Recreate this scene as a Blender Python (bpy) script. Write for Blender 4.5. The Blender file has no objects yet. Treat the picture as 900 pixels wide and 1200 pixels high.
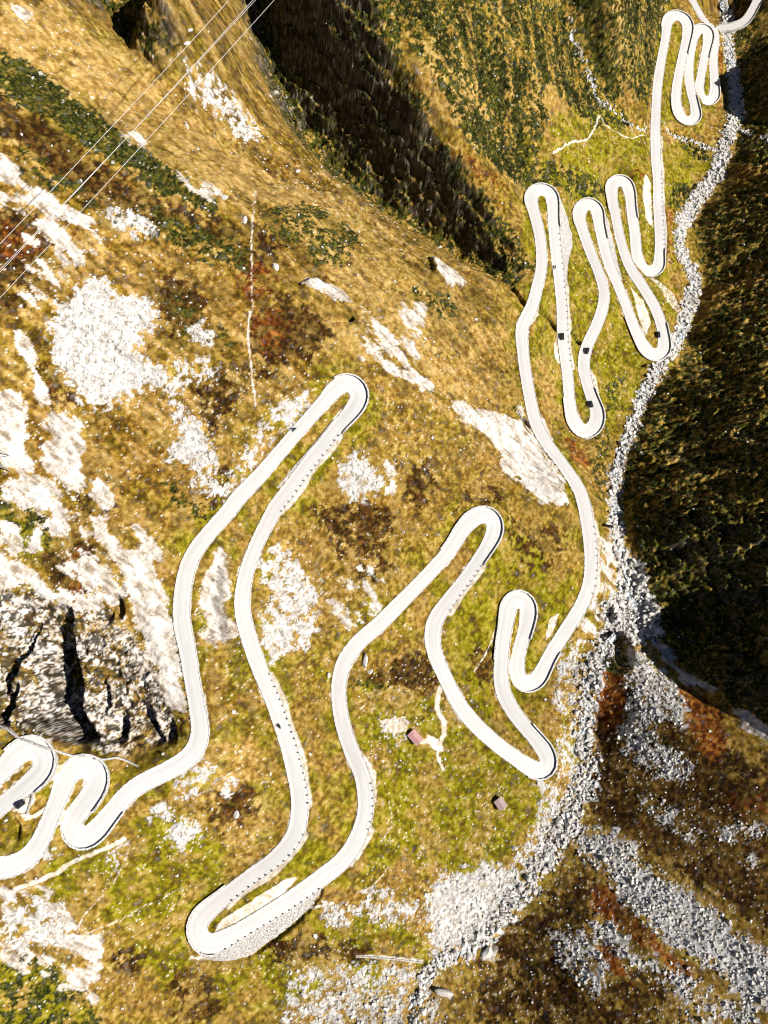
import bpy, bmesh, math, random
import numpy as np

# ------------------------------------------------------------------ camera, sky, sun, exposure
S = 1.15                                   # metres per design unit
TILT = math.radians(14.0)                  # camera leans this far from straight down
FOC = 942.0                                # focal length in pixels of the 900 x 1200 photograph
CAMZ = 232.0 * S
SUN_EL = math.radians(40.0)
SUN_DIR = (0.965, -0.26)                    # horizontal direction towards the sun

scene = bpy.context.scene
col = scene.collection
cam_data = bpy.data.cameras.new('camera')
cam = bpy.data.objects.new('camera', cam_data)
col.objects.link(cam)
cam.location = (0, 0, CAMZ)
cam.rotation_euler = (TILT, 0, 0)
cam_data.sensor_fit = 'VERTICAL'
cam_data.sensor_height = 24.0
cam_data.lens = 24.0 * FOC / 1200.0
cam_data.clip_start = 1.0
cam_data.clip_end = 6000.0
scene.camera = cam

world = bpy.data.worlds.new('World')
scene.world = world
world.use_nodes = True
wn = world.node_tree.nodes
sky = wn.new('ShaderNodeTexSky')
sky.sky_type = 'NISHITA'
sky.sun_disc = False
sky.sun_elevation = SUN_EL
sun_az = math.atan2(SUN_DIR[0], SUN_DIR[1])
sky.sun_rotation = sun_az
sky.altitude = 3000.0
sky.air_density = 0.7
sky.dust_density = 0.0
wn['Background'].inputs['Strength'].default_value = 0.05
world.node_tree.links.new(sky.outputs[0], wn['Background'].inputs['Color'])

sl = bpy.data.lights.new('sun', 'SUN')
sl.energy = 5.0
sl.angle = math.radians(0.5)
sl.color = (1.0, 0.955, 0.89)
sun = bpy.data.objects.new('sun', sl)
col.objects.link(sun)
sun.location = (300, -120, 400)
ch = math.cos(SUN_EL)
sun_vec = np.array([SUN_DIR[0], SUN_DIR[1], 0.0])
sun_vec = sun_vec / np.linalg.norm(sun_vec) * ch
sun_vec[2] = math.sin(SUN_EL)
from mathutils import Vector, Matrix
sun.rotation_euler = Vector(sun_vec).to_track_quat('Z', 'Y').to_euler()

scene.view_settings.view_transform = 'Standard'
scene.view_settings.look = 'None'
scene.view_settings.gamma = 1.0
scene.view_settings.use_curve_mapping = False
scene.view_settings.exposure = 0.85

rng = np.random.default_rng(7)
random.seed(7)

# ------------------------------------------------------------------ small numeric tools
def hash2(ix, iy, seed):
    h = (ix.astype(np.uint32) * np.uint32(374761393) + iy.astype(np.uint32) * np.uint32(668265263)
         + np.uint32((seed * 974634777 + 1) & 0xffffffff))
    h = (h ^ (h >> np.uint32(13))) * np.uint32(1274126177)
    h = h ^ (h >> np.uint32(16))
    return h

GR = np.array([(math.cos(a), math.sin(a)) for a in np.linspace(0, 2 * math.pi, 16, endpoint=False)], np.float32)

def perlin(x, y, seed=0):
    x0 = np.floor(x); y0 = np.floor(y)
    fx = (x - x0).astype(np.float32); fy = (y - y0).astype(np.float32)
    ix = x0.astype(np.int64); iy = y0.astype(np.int64)
    u = fx * fx * fx * (fx * (fx * 6 - 15) + 10)
    v = fy * fy * fy * (fy * (fy * 6 - 15) + 10)
    def g(dx, dy):
        h = hash2((ix + dx) & 0xffffffff, (iy + dy) & 0xffffffff, seed) & np.uint32(15)
        gr = GR[h]
        return gr[..., 0] * (fx - dx) + gr[..., 1] * (fy - dy)
    a = g(0, 0); b = g(1, 0); c = g(0, 1); d = g(1, 1)
    return ((a + (b - a) * u) * (1 - v) + (c + (d - c) * u) * v) * 1.5

def fbm(x, y, scale, octaves=4, seed=0, rough=0.5, ridged=False):
    out = 0; amp = 1.0; tot = 0.0
    f = 1.0 / scale
    for o in range(octaves):
        n = perlin(x * f + o * 17.3, y * f - o * 9.1, seed + o)
        if ridged:
            n = 1 - 2 * np.abs(n)
        out = out + n * amp
        tot += amp
        amp *= rough; f *= 2.03
    return out / tot

G3 = np.array([(1,1,0),(-1,1,0),(1,-1,0),(-1,-1,0),(1,0,1),(-1,0,1),(1,0,-1),(-1,0,-1),(0,1,1),(0,-1,1),(0,1,-1),(0,-1,-1),(1,1,0),(-1,1,0),(0,-1,1),(0,-1,-1)], np.float32)
def perlin3(x, y, z, seed=0):
    f = [np.floor(q) for q in (x, y, z)]
    fx, fy, fz = [(q - p).astype(np.float32) for q, p in zip((x, y, z), f)]
    ix, iy, iz = [p.astype(np.int64) for p in f]
    u, v, w = [t * t * t * (t * (t * 6 - 15) + 10) for t in (fx, fy, fz)]
    def g(dx, dy, dz):
        h = hash2((ix + dx + (iz + dz) * 7919) & 0xffffffff, (iy + dy + (iz + dz) * 104729) & 0xffffffff, seed) & np.uint32(15)
        gr = G3[h]
        return gr[..., 0] * (fx - dx) + gr[..., 1] * (fy - dy) + gr[..., 2] * (fz - dz)
    def pl(dz):
        a = g(0, 0, dz); b = g(1, 0, dz); c = g(0, 1, dz); d = g(1, 1, dz)
        return (a + (b - a) * u) * (1 - v) + (c + (d - c) * u) * v
    p0 = pl(0); return (p0 + (pl(1) - p0) * w).astype(np.float32)

def fbm3(x, y, z, scale, octaves=4, seed=0, rough=0.5, ridged=False):
    out = 0; amp = 1.0; tot = 0.0; f = 1.0 / scale
    for o in range(octaves):
        n = perlin3(x * f + o * 17.3, y * f - o * 9.1, z * f + o * 5.7, seed + o)
        if ridged: n = 1 - 2 * np.abs(n)
        out = out + n * amp; tot += amp; amp *= rough; f *= 2.03
    return out / tot

def sstep(a, b, x):
    t = np.clip((x - a) / (b - a), 0, 1)
    return t * t * (3 - 2 * t)

def box(a, r):
    for ax in (0, 1):
        p = np.pad(a, [(r + 1, r) if k == ax else (0, 0) for k in (0, 1)], mode='edge')
        c = np.cumsum(p, axis=ax, dtype=np.float64)
        n = 2 * r + 1
        a = (np.take(c, np.arange(n, c.shape[ax]), axis=ax) - np.take(c, np.arange(0, c.shape[ax] - n), axis=ax)) / n
    return a.astype(np.float32)

# ------------------------------------------------------------------ survey: photograph pixel -> ray -> ground
ST, CT = math.sin(TILT), math.cos(TILT)
def ray(u, v):
    a = (np.asarray(u, float) - 450) / FOC
    b = (600 - np.asarray(v, float)) / FOC
    return a, ST + b * CT, -CT + b * ST

def on_level(u, v, z):
    dx, dy, dz = ray(u, v)
    t = (z - CAMZ) / dz
    return np.stack([t * dx, t * dy], -1)

# the road, top of the pass down to the bridge, as surveyed along its centre line
ROAD = [(-60,945),(-40,935),(-20,922),(0,906),(8,897),(20,884),(32,876),(43,877),(52,888),(50,902),(36,917),(20,930),(0,946),(-22,965),(-38,985),(-35,1005),(-18,1016),(0,1017),(17,1014),(30,1007),(39,999),(47,986),(55,969),(64,947),(71,930),(76,915),(83,904),(94,898),(107,900),(114,907),(114,918),(108,930),(99,943),(90,954),(84,965),(87,976),(96,982),(107,979),(119,967),(135,947),(150,930),(167,918),(189,907),(208,897),(223,886),(232,872),(235,857),(233,840),(226,800),(220,762),(214,733),(213,710),(216,683),(222,660),(233,640),(250,619),(268,599),(280,583),(305,557),(328,530),(345,510),(361,492),(377,474),(392,457),(403,449),(414,451),(421,461),(419,472),(410,485),(394,503),(374,528),(354,554),(337,577),(325,592),(315,610),(300,640),(288,675),(284,710),(291,745),(305,785),(317,813),(328,843),(338,873),(346,905),(351,930),(351,955),(345,980),(325,1005),(295,1027),(265,1050),(241,1070),(232,1083),(233,1097),(245,1107),(265,1100),(300,1080),(340,1055),(375,1030),(405,1005),(422,975),(429,945),(425,910),(412,880),(401,845),(397,815),(398,797),(404,775),(420,753),(443,733),(473,703),(503,672),(527,645),(543,620),(556,607),(567,603),(577,608),(580,619),(575,634),(563,653),(546,678),(529,700),(513,722),(507,741),(509,763),(519,788),(538,825),(557,849),(581,871),(605,889),(624,901),(636,903),(643,895),(639,881),(627,865),(613,849),(600,831),(590,811),(587,790),(588,773),(590,751),(594,727),(597,710),(605,702),(614,704),(619,713),(617,732),(612,751),(607,771),(606,788),(612,800),(622,801),(632,793),(646,766),(663,739),(680,712),(690,688),(693,663),(692,639),(689,615),(680,577),(660,545),(641,520),(628,495),(621,465),(615,430),(612,400),(612,384),(615,376),(624,358),(630,335),(634,318),(635,302),(633,278),(628,256),(623,237),(625,226),(635,222),(645,227),(648,239),(649,261),(651,285),(654,312),(657,341),(659,365),(660,396),(665,438),(668,472),(673,494),(685,506),(697,499),(700,484),(694,467),(687,445),(684,426),(688,406),(698,384),(706,362),(708,342),(702,320),(693,298),(684,273),(679,254),(682,243),(690,239),(699,245),(702,261),(707,285),(714,310),(725,336),(734,359),(746,389),(756,408),(766,416),(777,411),(778,396),(774,377),(766,357),(752,334),(739,314),(729,288),(723,261),(718,234),(717,219),(723,212),(733,214),(738,227),(740,246),(744,273),(746,295),(751,312),(761,318),(771,313),(773,295),(773,271),(771,239),(771,214),(769,190),(768,156),(769,124),(771,96),(775,71),(780,44),(782,27),(788,19),(797,19),(804,25),(806,36),(802,57),(797,80),(793,103),(793,123),(798,137),(807,142),(815,137),(814,124),(810,107),(807,85),(809,62),(813,43),(818,35),(825,34),(830,39),(829,52),(825,71),(821,92),(819,107),(823,116),(830,118),(837,112),(837,92),(836,68),(838,48)]
ROAD_TAIL = [(838,48),(839,40),(836,33),(829,27),(821,14),(812,-4),(800,-30)]        # on down the valley
ROAD_BRIDGE = [(841,36),(848,33),(856,32),(866,29),(874,24),(881,14),(889,-2),(899,-24)]

def catmull(p, n):
    p = np.asarray(p, float)
    q = np.vstack([2 * p[0] - p[1], p, 2 * p[-1] - p[-2]])
    out = []
    for i in range(len(p) - 1):
        a, b, c, d = q[i:i + 4]
        t = np.linspace(0, 1, n, endpoint=False)[:, None]
        out.append(0.5 * (2 * b + (c - a) * t + (2 * a - 5 * b + 4 * c - d) * t * t + (3 * b - a - 3 * c + d) * t ** 3))
    out.append(p[-1:])
    return np.vstack(out)

def arc(xy):
    return np.r_[0, np.cumsum(np.hypot(*np.diff(xy, axis=0).T))]

def resample(cols, s, step):
    m = max(2, int(round(s[-1] / step)) + 1)
    t = np.linspace(0, s[-1], m)
    return t, np.stack([np.interp(t, s, c) for c in cols], -1)

GRADE = 0.075
rp = catmull(ROAD, 8)
rz = np.linspace(7, -140, len(rp)) * S
for _ in range(15):
    rxy = on_level(rp[:, 0], rp[:, 1], rz)
    rs = arc(rxy)
    rz = 6.5 * S - GRADE * rs
rs, R = resample([rxy[:, 0], rxy[:, 1], rz, rp[:, 0], rp[:, 1]], rs, 0.8)
for _ in range(6):                                   # ease the survey kinks
    R[1:-1, :2] = 0.25 * R[:-2, :2] + 0.5 * R[1:-1, :2] + 0.25 * R[2:, :2]
Z_END = R[-1, 2]
def level_road(px, z0, g):
    p = catmull(px, 8)
    xy = on_level(p[:, 0], p[:, 1], z0)
    s = arc(xy)
    s, q = resample([xy[:, 0], xy[:, 1], z0 - g * s, p[:, 0], p[:, 1]], s, 0.8)
    return q
R2 = level_road(ROAD_TAIL, Z_END, 0.05)
R3 = level_road(ROAD_BRIDGE, Z_END - 0.6, 0.0)
HALF = 2.2 * S

# ------------------------------------------------------------------ relief: heights read along ridges, gullies, banks
CTRL = [  # pixel u, v and height
 (0,860,5),(-60,880,9),(-60,1000,5),(20,858,1),(60,872,-3),(110,880,-5),(160,888,-8),(100,855,-6),(40,840,-2),(20,800,0),(60,800,-3),(110,800,-6),(150,840,-11),(195,860,-11),(180,820,-10),
 (60,720,2),(130,700,-1),(170,690,-4),(185,740,-7),(140,760,-7),(120,650,4),(50,650,8),(0,700,8),(-60,700,14),(0,600,14),(-60,600,21),(0,500,19),(100,520,8),(200,520,-3),(250,560,-8),(280,480,-7),(300,430,-7),
 (130,400,12),(0,400,25),(-60,400,33),(0,250,32),(100,280,20),(200,300,7),(300,350,-3),(380,380,-11),(390,420,-13),(330,260,-10),(200,200,11),(100,150,23),(0,100,36),(-60,150,44),(0,-40,38),(60,0,27),
 (95,-8,17),(118,2,11),(142,26,4),(172,62,-2),(168,18,15),(150,-6,22),(192,40,12),(205,10,19),(185,-8,24),(230,60,4),(250,20,1),(215,100,0),(250,120,-10),(300,205,-20),(395,245,-40),(400,300,-24),(480,360,-34),(560,400,-54),(510,310,-52),(500,420,-36),(450,460,-24),(470,520,-31),(540,520,-45),(600,540,-60),(500,600,-37),(420,620,-30),(380,560,-23),(600,600,-52),(640,620,-58),(660,680,-61),
 (570,60,-46),(530,20,-32),(600,150,-67),(575,175,-62),(650,180,-80),(612,200,-73),(610,40,-58),(605,250,-75),
 (668,0,-72),(688,60,-88),(708,110,-99),(740,150,-112),(640,60,-70),(660,110,-84),(720,15,-72),(725,60,-88),(735,110,-105),(755,60,-108),(750,10,-100),(700,-30,-60),(690,200,-94),(720,180,-104),(742,200,-108),
 (853,75,-153),(862,130,-147),(842,200,-141),(802,255,-134),(812,335,-127),(790,400,-118),(752,470,-106),(726,540,-92),(719,600,-83),(730,680,-78),(745,710,-77),(702,750,-71),(690,850,-65),(682,920,-61),(640,1003,-57),(572,1085,-51),(505,1142,-45),(490,1215,-40),
 (848,20,-155),(845,-30,-158),(880,30,-146),(895,0,-144),
 (400,1100,-39),(300,1150,-39),(200,1150,-30),(100,1100,-14),(0,1100,-5),(0,1200,-9),(-60,1150,4),(150,1210,-26),(350,1210,-42),(450,1150,-43),(200,1000,-14),(180,1080,-25),(100,1040,-7),(550,950,-52),(500,1000,-46),(560,1040,-49),(480,1080,-42),(600,980,-55),(470,850,-45),(480,900,-45),(650,960,-58),(670,800,-62),
 (380,700,-36),(350,800,-33),(260,800,-16),(300,900,-23),(390,900,-33),
]
def climb(u, v, ub, zb, deg):
    """height at pixel (u, v) of a slope rising at deg from the foot seen at (ub, v), height zb"""
    c = CT - (600 - v) / FOC * ST
    t = math.tan(math.radians(deg)); hc = CAMZ / S
    a = (u - 450) / FOC; xb = (ub - 450) / FOC * (hc - zb) / c
    return (zb + t * (a * hc / c - xb)) / (1 + a * t / c)
RIVZ = [(-40,845,-158),(20,850,-155),(75,856,-152),(130,862,-147),(200,842,-141),(255,804,-134),(300,803,-131),(335,813,-127),(400,792,-118),(470,754,-106),(540,728,-92),(600,722,-83),(640,728,-80),(680,742,-78),(720,760,-76),(760,700,-70),(850,688,-65),(920,682,-61),(1003,640,-57),(1085,572,-51),(1142,505,-45),(1215,490,-40)]
def river_at(v):
    q = np.array(RIVZ, float)
    return np.interp(v, q[:, 0], q[:, 1]), np.interp(v, q[:, 0], q[:, 2])
BANK = [  # right bank: pixel and the angle of its climb from the water
 (905,60,32),(885,90,31),(940,60,33),(900,110,31),(945,140,34),(900,160,34),(945,190,36),(875,200,38),(900,230,31),(945,260,33),(850,300,31),(900,320,31),(950,350,33),(840,360,31),(850,400,31),(900,420,31),(950,450,33),(800,460,31),(850,500,31),(900,520,31),(950,550,33),(770,520,31),(800,560,31),(850,580,31),(900,595,31),(760,600,40),
 (850,640,33),(900,650,32),(790,645,31),(780,690,7),(820,705,11),(860,715,15),(900,725,21),(955,650,36),(955,720,35),(1010,720,36),
]
CLIMB = [(u, v) + (climb(u, v, *river_at(v), d),) for u, v, d in BANK]
# the dark gully: brink of the ochre side, hidden floor, then the far wall up to its crest (floor and wall in ground metres)
WALL = []
for v, ub, ze, zf, w in [(-30,275,-22,-46,32),(20,288,-26,-50,31),(70,300,-31,-54,29),(115,316,-36,-59,27),(165,350,-43,-68,26),(212,400,-51,-76,24),(245,442,-56,-80,21),(275,490,-61,-84,16),(302,535,-66,-86,11),(325,575,-70,-86,7)]:
    CLIMB.append((ub - 2, v + 1, ze + 2)); CLIMB.append((ub - 16, v + 9, ze + 4))
    fx, fy = on_level(ub + 6, v - 4, zf * S)
    for f, hgt in ((0, 0), (0.5, 0.42), (1, 1), (1.35, 1.04)):
        WALL.append((fx + 0.73 * w * f * S, fy + 0.68 * w * f * S, (zf + 2.2 * w * hgt) * S))
CLIMB += [(722,765,-64),(760,795,-56),(800,828,-50),(850,852,-45),(900,880,-40),(955,890,-34),(800,780,-68),(850,770,-66),(900,790,-60),(955,800,-34),(1010,800,-22),(1010,880,-24),
 (730,830,-58),(720,900,-56),(700,960,-55),(560,1190,-42),(600,1140,-47)]
for u, v, d in [(780,900,26),(840,910,25),(900,940,24),(760,1000,16),(830,1040,13),(900,1080,12),(700,1150,10),(800,1200,10),(900,1200,10),(980,1100,11),(980,1000,14),(650,1100,10),(980,1200,10)]:
    CLIMB.append((u, v, climb(u, v, *river_at(v), d)))
CTRL = CTRL + CLIMB
# far corners keep the land beyond the frame tame
FAR = [(-160,300,48),(-160,-60,16),(0,400,5),(260,430,-120),(300,200,-75),(300,50,-20),(260,-60,-25),(200,-150,-25),(0,-170,-30),(-160,-160,0),(110,430,-70),(220,330,-112)]
cp = np.array(CTRL, float); cp[:, 2] *= S
cxy = on_level(cp[:, 0], cp[:, 1], cp[:, 2])
far = np.array(FAR, float) * S
sel = np.arange(0, len(R), 9)
K = np.vstack([np.c_[cxy, cp[:, 2]], far, np.array(WALL), R[sel, :3], R2[::9, :3] - [0, 0, 0.3]])
# drop near-duplicates so the spline stays calm
keep = []
for i in range(len(K)):
    if all((K[i, 0] - K[j, 0]) ** 2 + (K[i, 1] - K[j, 1]) ** 2 > 4.0 for j in keep):
        keep.append(i)
K = K[keep]
def tps(r2):
    return 0.5 * r2 * np.log(np.maximum(r2, 1e-9))
nK = len(K)
A = np.zeros((nK + 3, nK + 3))
d2 = (K[:, None, 0] - K[None, :, 0]) ** 2 + (K[:, None, 1] - K[None, :, 1]) ** 2
A[:nK, :nK] = tps(d2) + np.eye(nK) * 60.0
A[:nK, nK] = 1; A[:nK, nK + 1:] = K[:, :2]
A[nK, :nK] = 1; A[nK + 1:, :nK] = K[:, :2].T
W = np.linalg.solve(A, np.r_[K[:, 2], 0, 0, 0])

# ------------------------------------------------------------------ ground sheet: fine inside the view, coarse far out
NI, NJ = 840, 1150
def outer(n, first, ratio):
    return np.cumsum(first * ratio ** np.arange(n))
si = np.linspace(0, 1, NI)
go = outer(16, 0.004, 1.42)
SI = np.r_[-go[::-1], si, 1 + go]
Y0, Y1 = -122.0 * S, 392.0 * S
XL = -138.0 * S
def XR(y):
    return np.interp(y, [Y0, Y1], [128.0 * S, 240.0 * S])
yw = np.linspace(0, 1, NJ)
w0, w1 = 1.0, 1.5
yt = (w0 * yw + 0.5 * (w1 - w0) * yw ** 2) / (w0 + 0.5 * (w1 - w0))
yo = outer(16, 0.6, 1.42)
YJ = np.r_[Y0 - yo[::-1], Y0 + (Y1 - Y0) * yt, Y1 + yo]
PADI = len(go); PADJ = len(yo)
def gx(s, y):
    return XL + s * (XR(y) - XL)
GY = np.repeat(YJ[:, None], len(SI), 1)
GX = gx(SI[None, :], GY)
def to_idx(x, y):
    j = np.interp(y, YJ, np.arange(len(YJ)))
    s = (x - XL) / (XR(y) - XL)
    i = np.interp(s, SI, np.arange(len(SI)))
    return i, j
# spline on every 4th vertex, then enlarge
ii = np.unique(np.r_[np.arange(0, len(SI), 4), len(SI) - 1])
jj = np.unique(np.r_[np.arange(0, len(YJ), 4), len(YJ) - 1])
cx = GX[np.ix_(jj, ii)]; cy = GY[np.ix_(jj, ii)]
lim_x0, lim_x1, lim_y0, lim_y1 = XL - 25, 265 * S, Y0 - 25, Y1 + 25
ex = np.clip(cx, lim_x0, lim_x1).ravel(); ey = np.clip(cy, lim_y0, lim_y1).ravel()
cz = np.zeros(ex.size)
for a in range(0, ex.size, 8000):
    q = (ex[a:a + 8000, None] - K[None, :, 0]) ** 2 + (ey[a:a + 8000, None] - K[None, :, 1]) ** 2
    cz[a:a + 8000] = tps(q) @ W[:nK] + W[nK] + ex[a:a + 8000] * W[nK + 1] + ey[a:a + 8000] * W[nK + 2]
cz = cz.reshape(cx.shape)
tmp = np.stack([np.interp(np.arange(len(SI)), ii, r) for r in cz])
H0 = np.stack([np.interp(np.arange(len(YJ)), jj, c) for c in tmp.T], 1)
H0 = box(box(H0.astype(np.float32), 2), 2)

def sample(field, x, y):
    i, j = to_idx(np.asarray(x, float), np.asarray(y, float))
    i0 = np.clip(np.floor(i).astype(int), 0, field.shape[1] - 2)
    j0 = np.clip(np.floor(j).astype(int), 0, field.shape[0] - 2)
    a = i - i0; b = j - j0
    return (field[j0, i0] * (1 - a) * (1 - b) + field[j0, i0 + 1] * a * (1 - b)
            + field[j0 + 1, i0] * (1 - a) * b + field[j0 + 1, i0 + 1] * a * b)

def ground_xy(pts, field=None):
    """photograph pixels -> where those rays meet the ground (metres)"""
    f = H0 if field is None else field
    p = np.asarray(pts, float).reshape(-1, 2)
    dx, dy, dz = ray(p[:, 0], p[:, 1])
    z = np.linspace(100, -215, 420)
    done = np.zeros(len(p), bool); lo = np.full(len(p), z[0]); hi = np.full(len(p), z[-1])
    for k in range(len(z)):
        t = (z[k] - CAMZ) / dz
        h = sample(f, t * dx, t * dy)
        hit = (~done) & (h >= z[k])
        hi[hit] = z[k]; lo[hit] = z[max(k - 1, 0)]
        done |= hit
    for _ in range(12):
        m = 0.5 * (lo + hi)
        t = (m - CAMZ) / dz
        below = sample(f, t * dx, t * dy) >= m
        hi = np.where(below, m, hi); lo = np.where(below, lo, m)
    t = (hi - CAMZ) / dz
    return np.stack([t * dx, t * dy], -1)
# ------------------------------------------------------------------ land cover: outlines walked on the ground
WX = fbm(GX, GY, 7.0, 4, 11, 0.6)
WY = fbm(GX, GY, 7.0, 4, 23, 0.6)
NSHAPE = GX.shape

def fill(mask, px, val=1.0, warp=2.2, mode='max'):
    xy = ground_xy(px)
    i, j = to_idx(xy[:, 0], xy[:, 1])
    pad = int(warp / 0.35) + 6
    a0, a1 = max(0, int(i.min()) - pad), min(NSHAPE[1], int(i.max()) + pad)
    b0, b1 = max(0, int(j.min()) - pad), min(NSHAPE[0], int(j.max()) + pad)
    if a1 <= a0 or b1 <= b0:
        return
    sub = (slice(b0, b1), slice(a0, a1))
    X = GX[sub] + WX[sub] * warp * 1.6
    Y = GY[sub] + WY[sub] * warp * 1.6
    ins = np.zeros(X.shape, bool)
    n = len(xy)
    for k in range(n):
        x1, y1 = xy[k]; x2, y2 = xy[(k + 1) % n]
        if y1 == y2:
            continue
        c = ((y1 > Y) != (y2 > Y)) & (X < (x2 - x1) * (Y - y1) / (y2 - y1) + x1)
        ins ^= c
    m = mask[sub]
    if mode == 'max':
        m[ins] = np.maximum(m[ins], val)
    else:
        m[ins] = val

def stroke_world(mask, xy, w, val=1.0, soft=0.35, warp=0.0, prof=None):
    """distance band around a ground polyline; w = half widths in metres per point"""
    xy = np.asarray(xy, float)
    w = np.broadcast_to(np.asarray(w, float), (len(xy),))
    s = arc(xy)
    t, q = resample([xy[:, 0], xy[:, 1], w], s, max(0.5, 0.35 * w.min()))
    wm = q[:, 2].max() * (1 + soft) + warp * 1.6 + 1.0
    i, j = to_idx(q[:, 0], q[:, 1])
    for k in range(len(q)):
        ri = int(wm / 0.33) + 2
        a0, a1 = max(0, int(i[k]) - ri), min(NSHAPE[1], int(i[k]) + ri + 1)
        b0, b1 = max(0, int(j[k]) - ri), min(NSHAPE[0], int(j[k]) + ri + 1)
        if a1 <= a0 or b1 <= b0:
            continue
        sub = (slice(b0, b1), slice(a0, a1))
        d = np.hypot(GX[sub] + WX[sub] * warp - q[k, 0], GY[sub] + WY[sub] * warp - q[k, 1])
        f = (1 - sstep(1 - soft, 1 + soft, d / q[k, 2])) * val
        np.maximum(mask[sub], f, out=mask[sub])

def stroke(mask, px, w, val=1.0, soft=0.35, warp=0.0):
    p = np.asarray(px, float)
    q = catmull(p, 5)
    ww = w if np.isscalar(w) else np.interp(np.linspace(0, 1, len(q)), np.linspace(0, 1, len(w)), w)
    stroke_world(mask, ground_xy(q), ww, val, soft, warp)

def new():
    return np.zeros(NSHAPE, np.float32)
M = {k: new() for k in ('scree', 'rock', 'green', 'heath', 'red', 'shrub', 'straw', 'path', 'speck', 'river', 'rust')}  # heath and shrub also carry painted shade

ROCK = [
 [(0,463),(20,460),(32,480),(25,490),(38,510),(40,545),(20,555),(0,552),(-20,520)],
 [(55,490),(75,482),(100,498),(104,520),(98,540),(97,560),(90,572),(75,560),(60,550),(50,540),(45,520),(60,515),(52,500)],
 [(20,388),(35,395),(45,425),(52,455),(55,480),(45,478),(40,450),(28,420),(20,400)],
 [(-20,224),(25,229),(50,226),(70,238),(95,246),(115,253),(120,268),(100,266),(80,260),(60,257),(40,247),(20,241),(-20,240)],
 [(-20,178),(10,188),(25,203),(30,220),(15,226),(-20,215)],
 [(50,250),(65,254),(76,275),(90,288),(100,298),(96,312),(80,302),(70,285),(60,270)],
 [(104,281),(116,283),(123,298),(115,301)],
 [(145,650),(155,640),(170,645),(178,660),(185,680),(190,700),(200,715),(208,740),(210,770),(216,800),(220,838),(210,825),(195,800),(190,780),(180,760),(165,740),(155,730),(158,715),(150,690),(145,670)],
 [(105,600),(120,605),(130,625),(140,640),(150,650),(145,665),(130,650),(115,630)],
 [(160,608),(175,625),(185,645),(183,662),(170,648),(162,630)],
 [(245,660),(258,648),(270,655),(268,680),(262,700),(265,720),(275,740),(270,752),(250,752),(240,740),(248,725),(235,715),(233,705),(245,690)],
 [(520,475),(545,478),(575,485),(610,490),(622,510),(635,530),(655,560),(662,585),(640,590),(610,560),(590,545),(585,525),(560,510),(540,495)],
 [(440,423),(470,433),(500,443),(515,455),(505,461),(480,451),(455,441)],
 [(505,308),(530,320),(545,335),(530,338),(510,325)],
 [(350,335),(375,329),(400,345),(412,360),(400,362),(385,348),(365,346)],
 [(15,1095),(45,1085),(65,1095),(55,1106),(25,1106)],[(80,1135),(115,1129),(105,1146),(90,1156)],[(60,1049),(75,1060),(90,1075),(75,1073)],
 [(-20,1073),(12,1085),(0,1097),(-20,1095)],[(45,1130),(65,1140),(60,1151),(45,1143)],[(0,1060),(12,1062),(8,1070)],
 [(763,745),(790,772),(830,803),(838,814),(800,797),(775,772)],[(852,823),(880,843),(905,860),(905,872),(870,852)],
 [(30,690),(55,680),(75,700),(50,705)],[(0,670),(15,660),(20,690),(0,700)],[(110,560),(130,580),(125,600),(112,590)],[(145,710),(155,722),(150,738),(140,725)],
 [(730,640),(745,655),(750,670),(738,668)],[(690,772),(706,770),(708,800),(696,815)],
 [(515,1152),(528,1165),(528,1175),(517,1168)],[(562,1112),(578,1108),(580,1122),(566,1128)],
 [(160,720),(175,740),(190,770),(196,800),(180,785),(168,755)],[(88,600),(100,612),(108,640),(96,632)],[(40,610),(52,618),(50,640),(36,648),(34,640)],[(0,610),(14,616),(12,632),(0,628)],[(20,655),(40,672),(60,690),(52,698),(30,684),(14,668)],
]
for p in ROCK: fill(M['rock'], p, 1.0, 1.6)
ROCKW = [  # weak: rock showing through turf
 ([(135,153),(165,158),(175,172),(160,176),(145,166)],0.55),([(185,195),(230,213),(262,232),(240,237),(210,217)],0.55),([(0,12),(30,14),(45,30),(25,32),(0,25)],0.5),
 ([(0,600),(60,590),(120,620),(150,680),(140,720),(190,790),(210,840),(170,830),(120,760),(60,720),(0,700)],0.5),
 ([(0,690),(60,700),(70,720),(130,720),(170,770),(200,830),(190,870),(120,870),(60,850),(0,830)],0.5),
 ([(20,240),(60,260),(90,320),(60,350),(20,380),(0,370),(40,330)],0.42),
 ([(410,370),(440,360),(480,395),(500,420),(470,430),(420,400)],0.52),([(590,545),(660,560),(665,590),(610,590)],0.55),
 ([(470,350),(500,360),(495,395),(470,400)],0.5),([(420,405),(440,410),(445,425),(425,425)],0.5),
 ([(610,470),(640,520),(660,560),(640,560),(600,500)],0.45),
 ([(0,560),(100,570),(110,620),(40,640),(0,640)],0.45),([(450,540),(462,545),(465,580),(452,590)],0.5),
 ([(690,640),(720,620),(735,700),(700,740),(680,740)],0.4),([(0,1040),(60,1040),(120,1100),(110,1180),(60,1160),(0,1120)],0.42),
 ([(380,690),(430,660),(470,700),(440,720),(400,740)],0.25),
]
for p, v in ROCKW: fill(M['rock'], p, v, 2.0)
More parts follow.
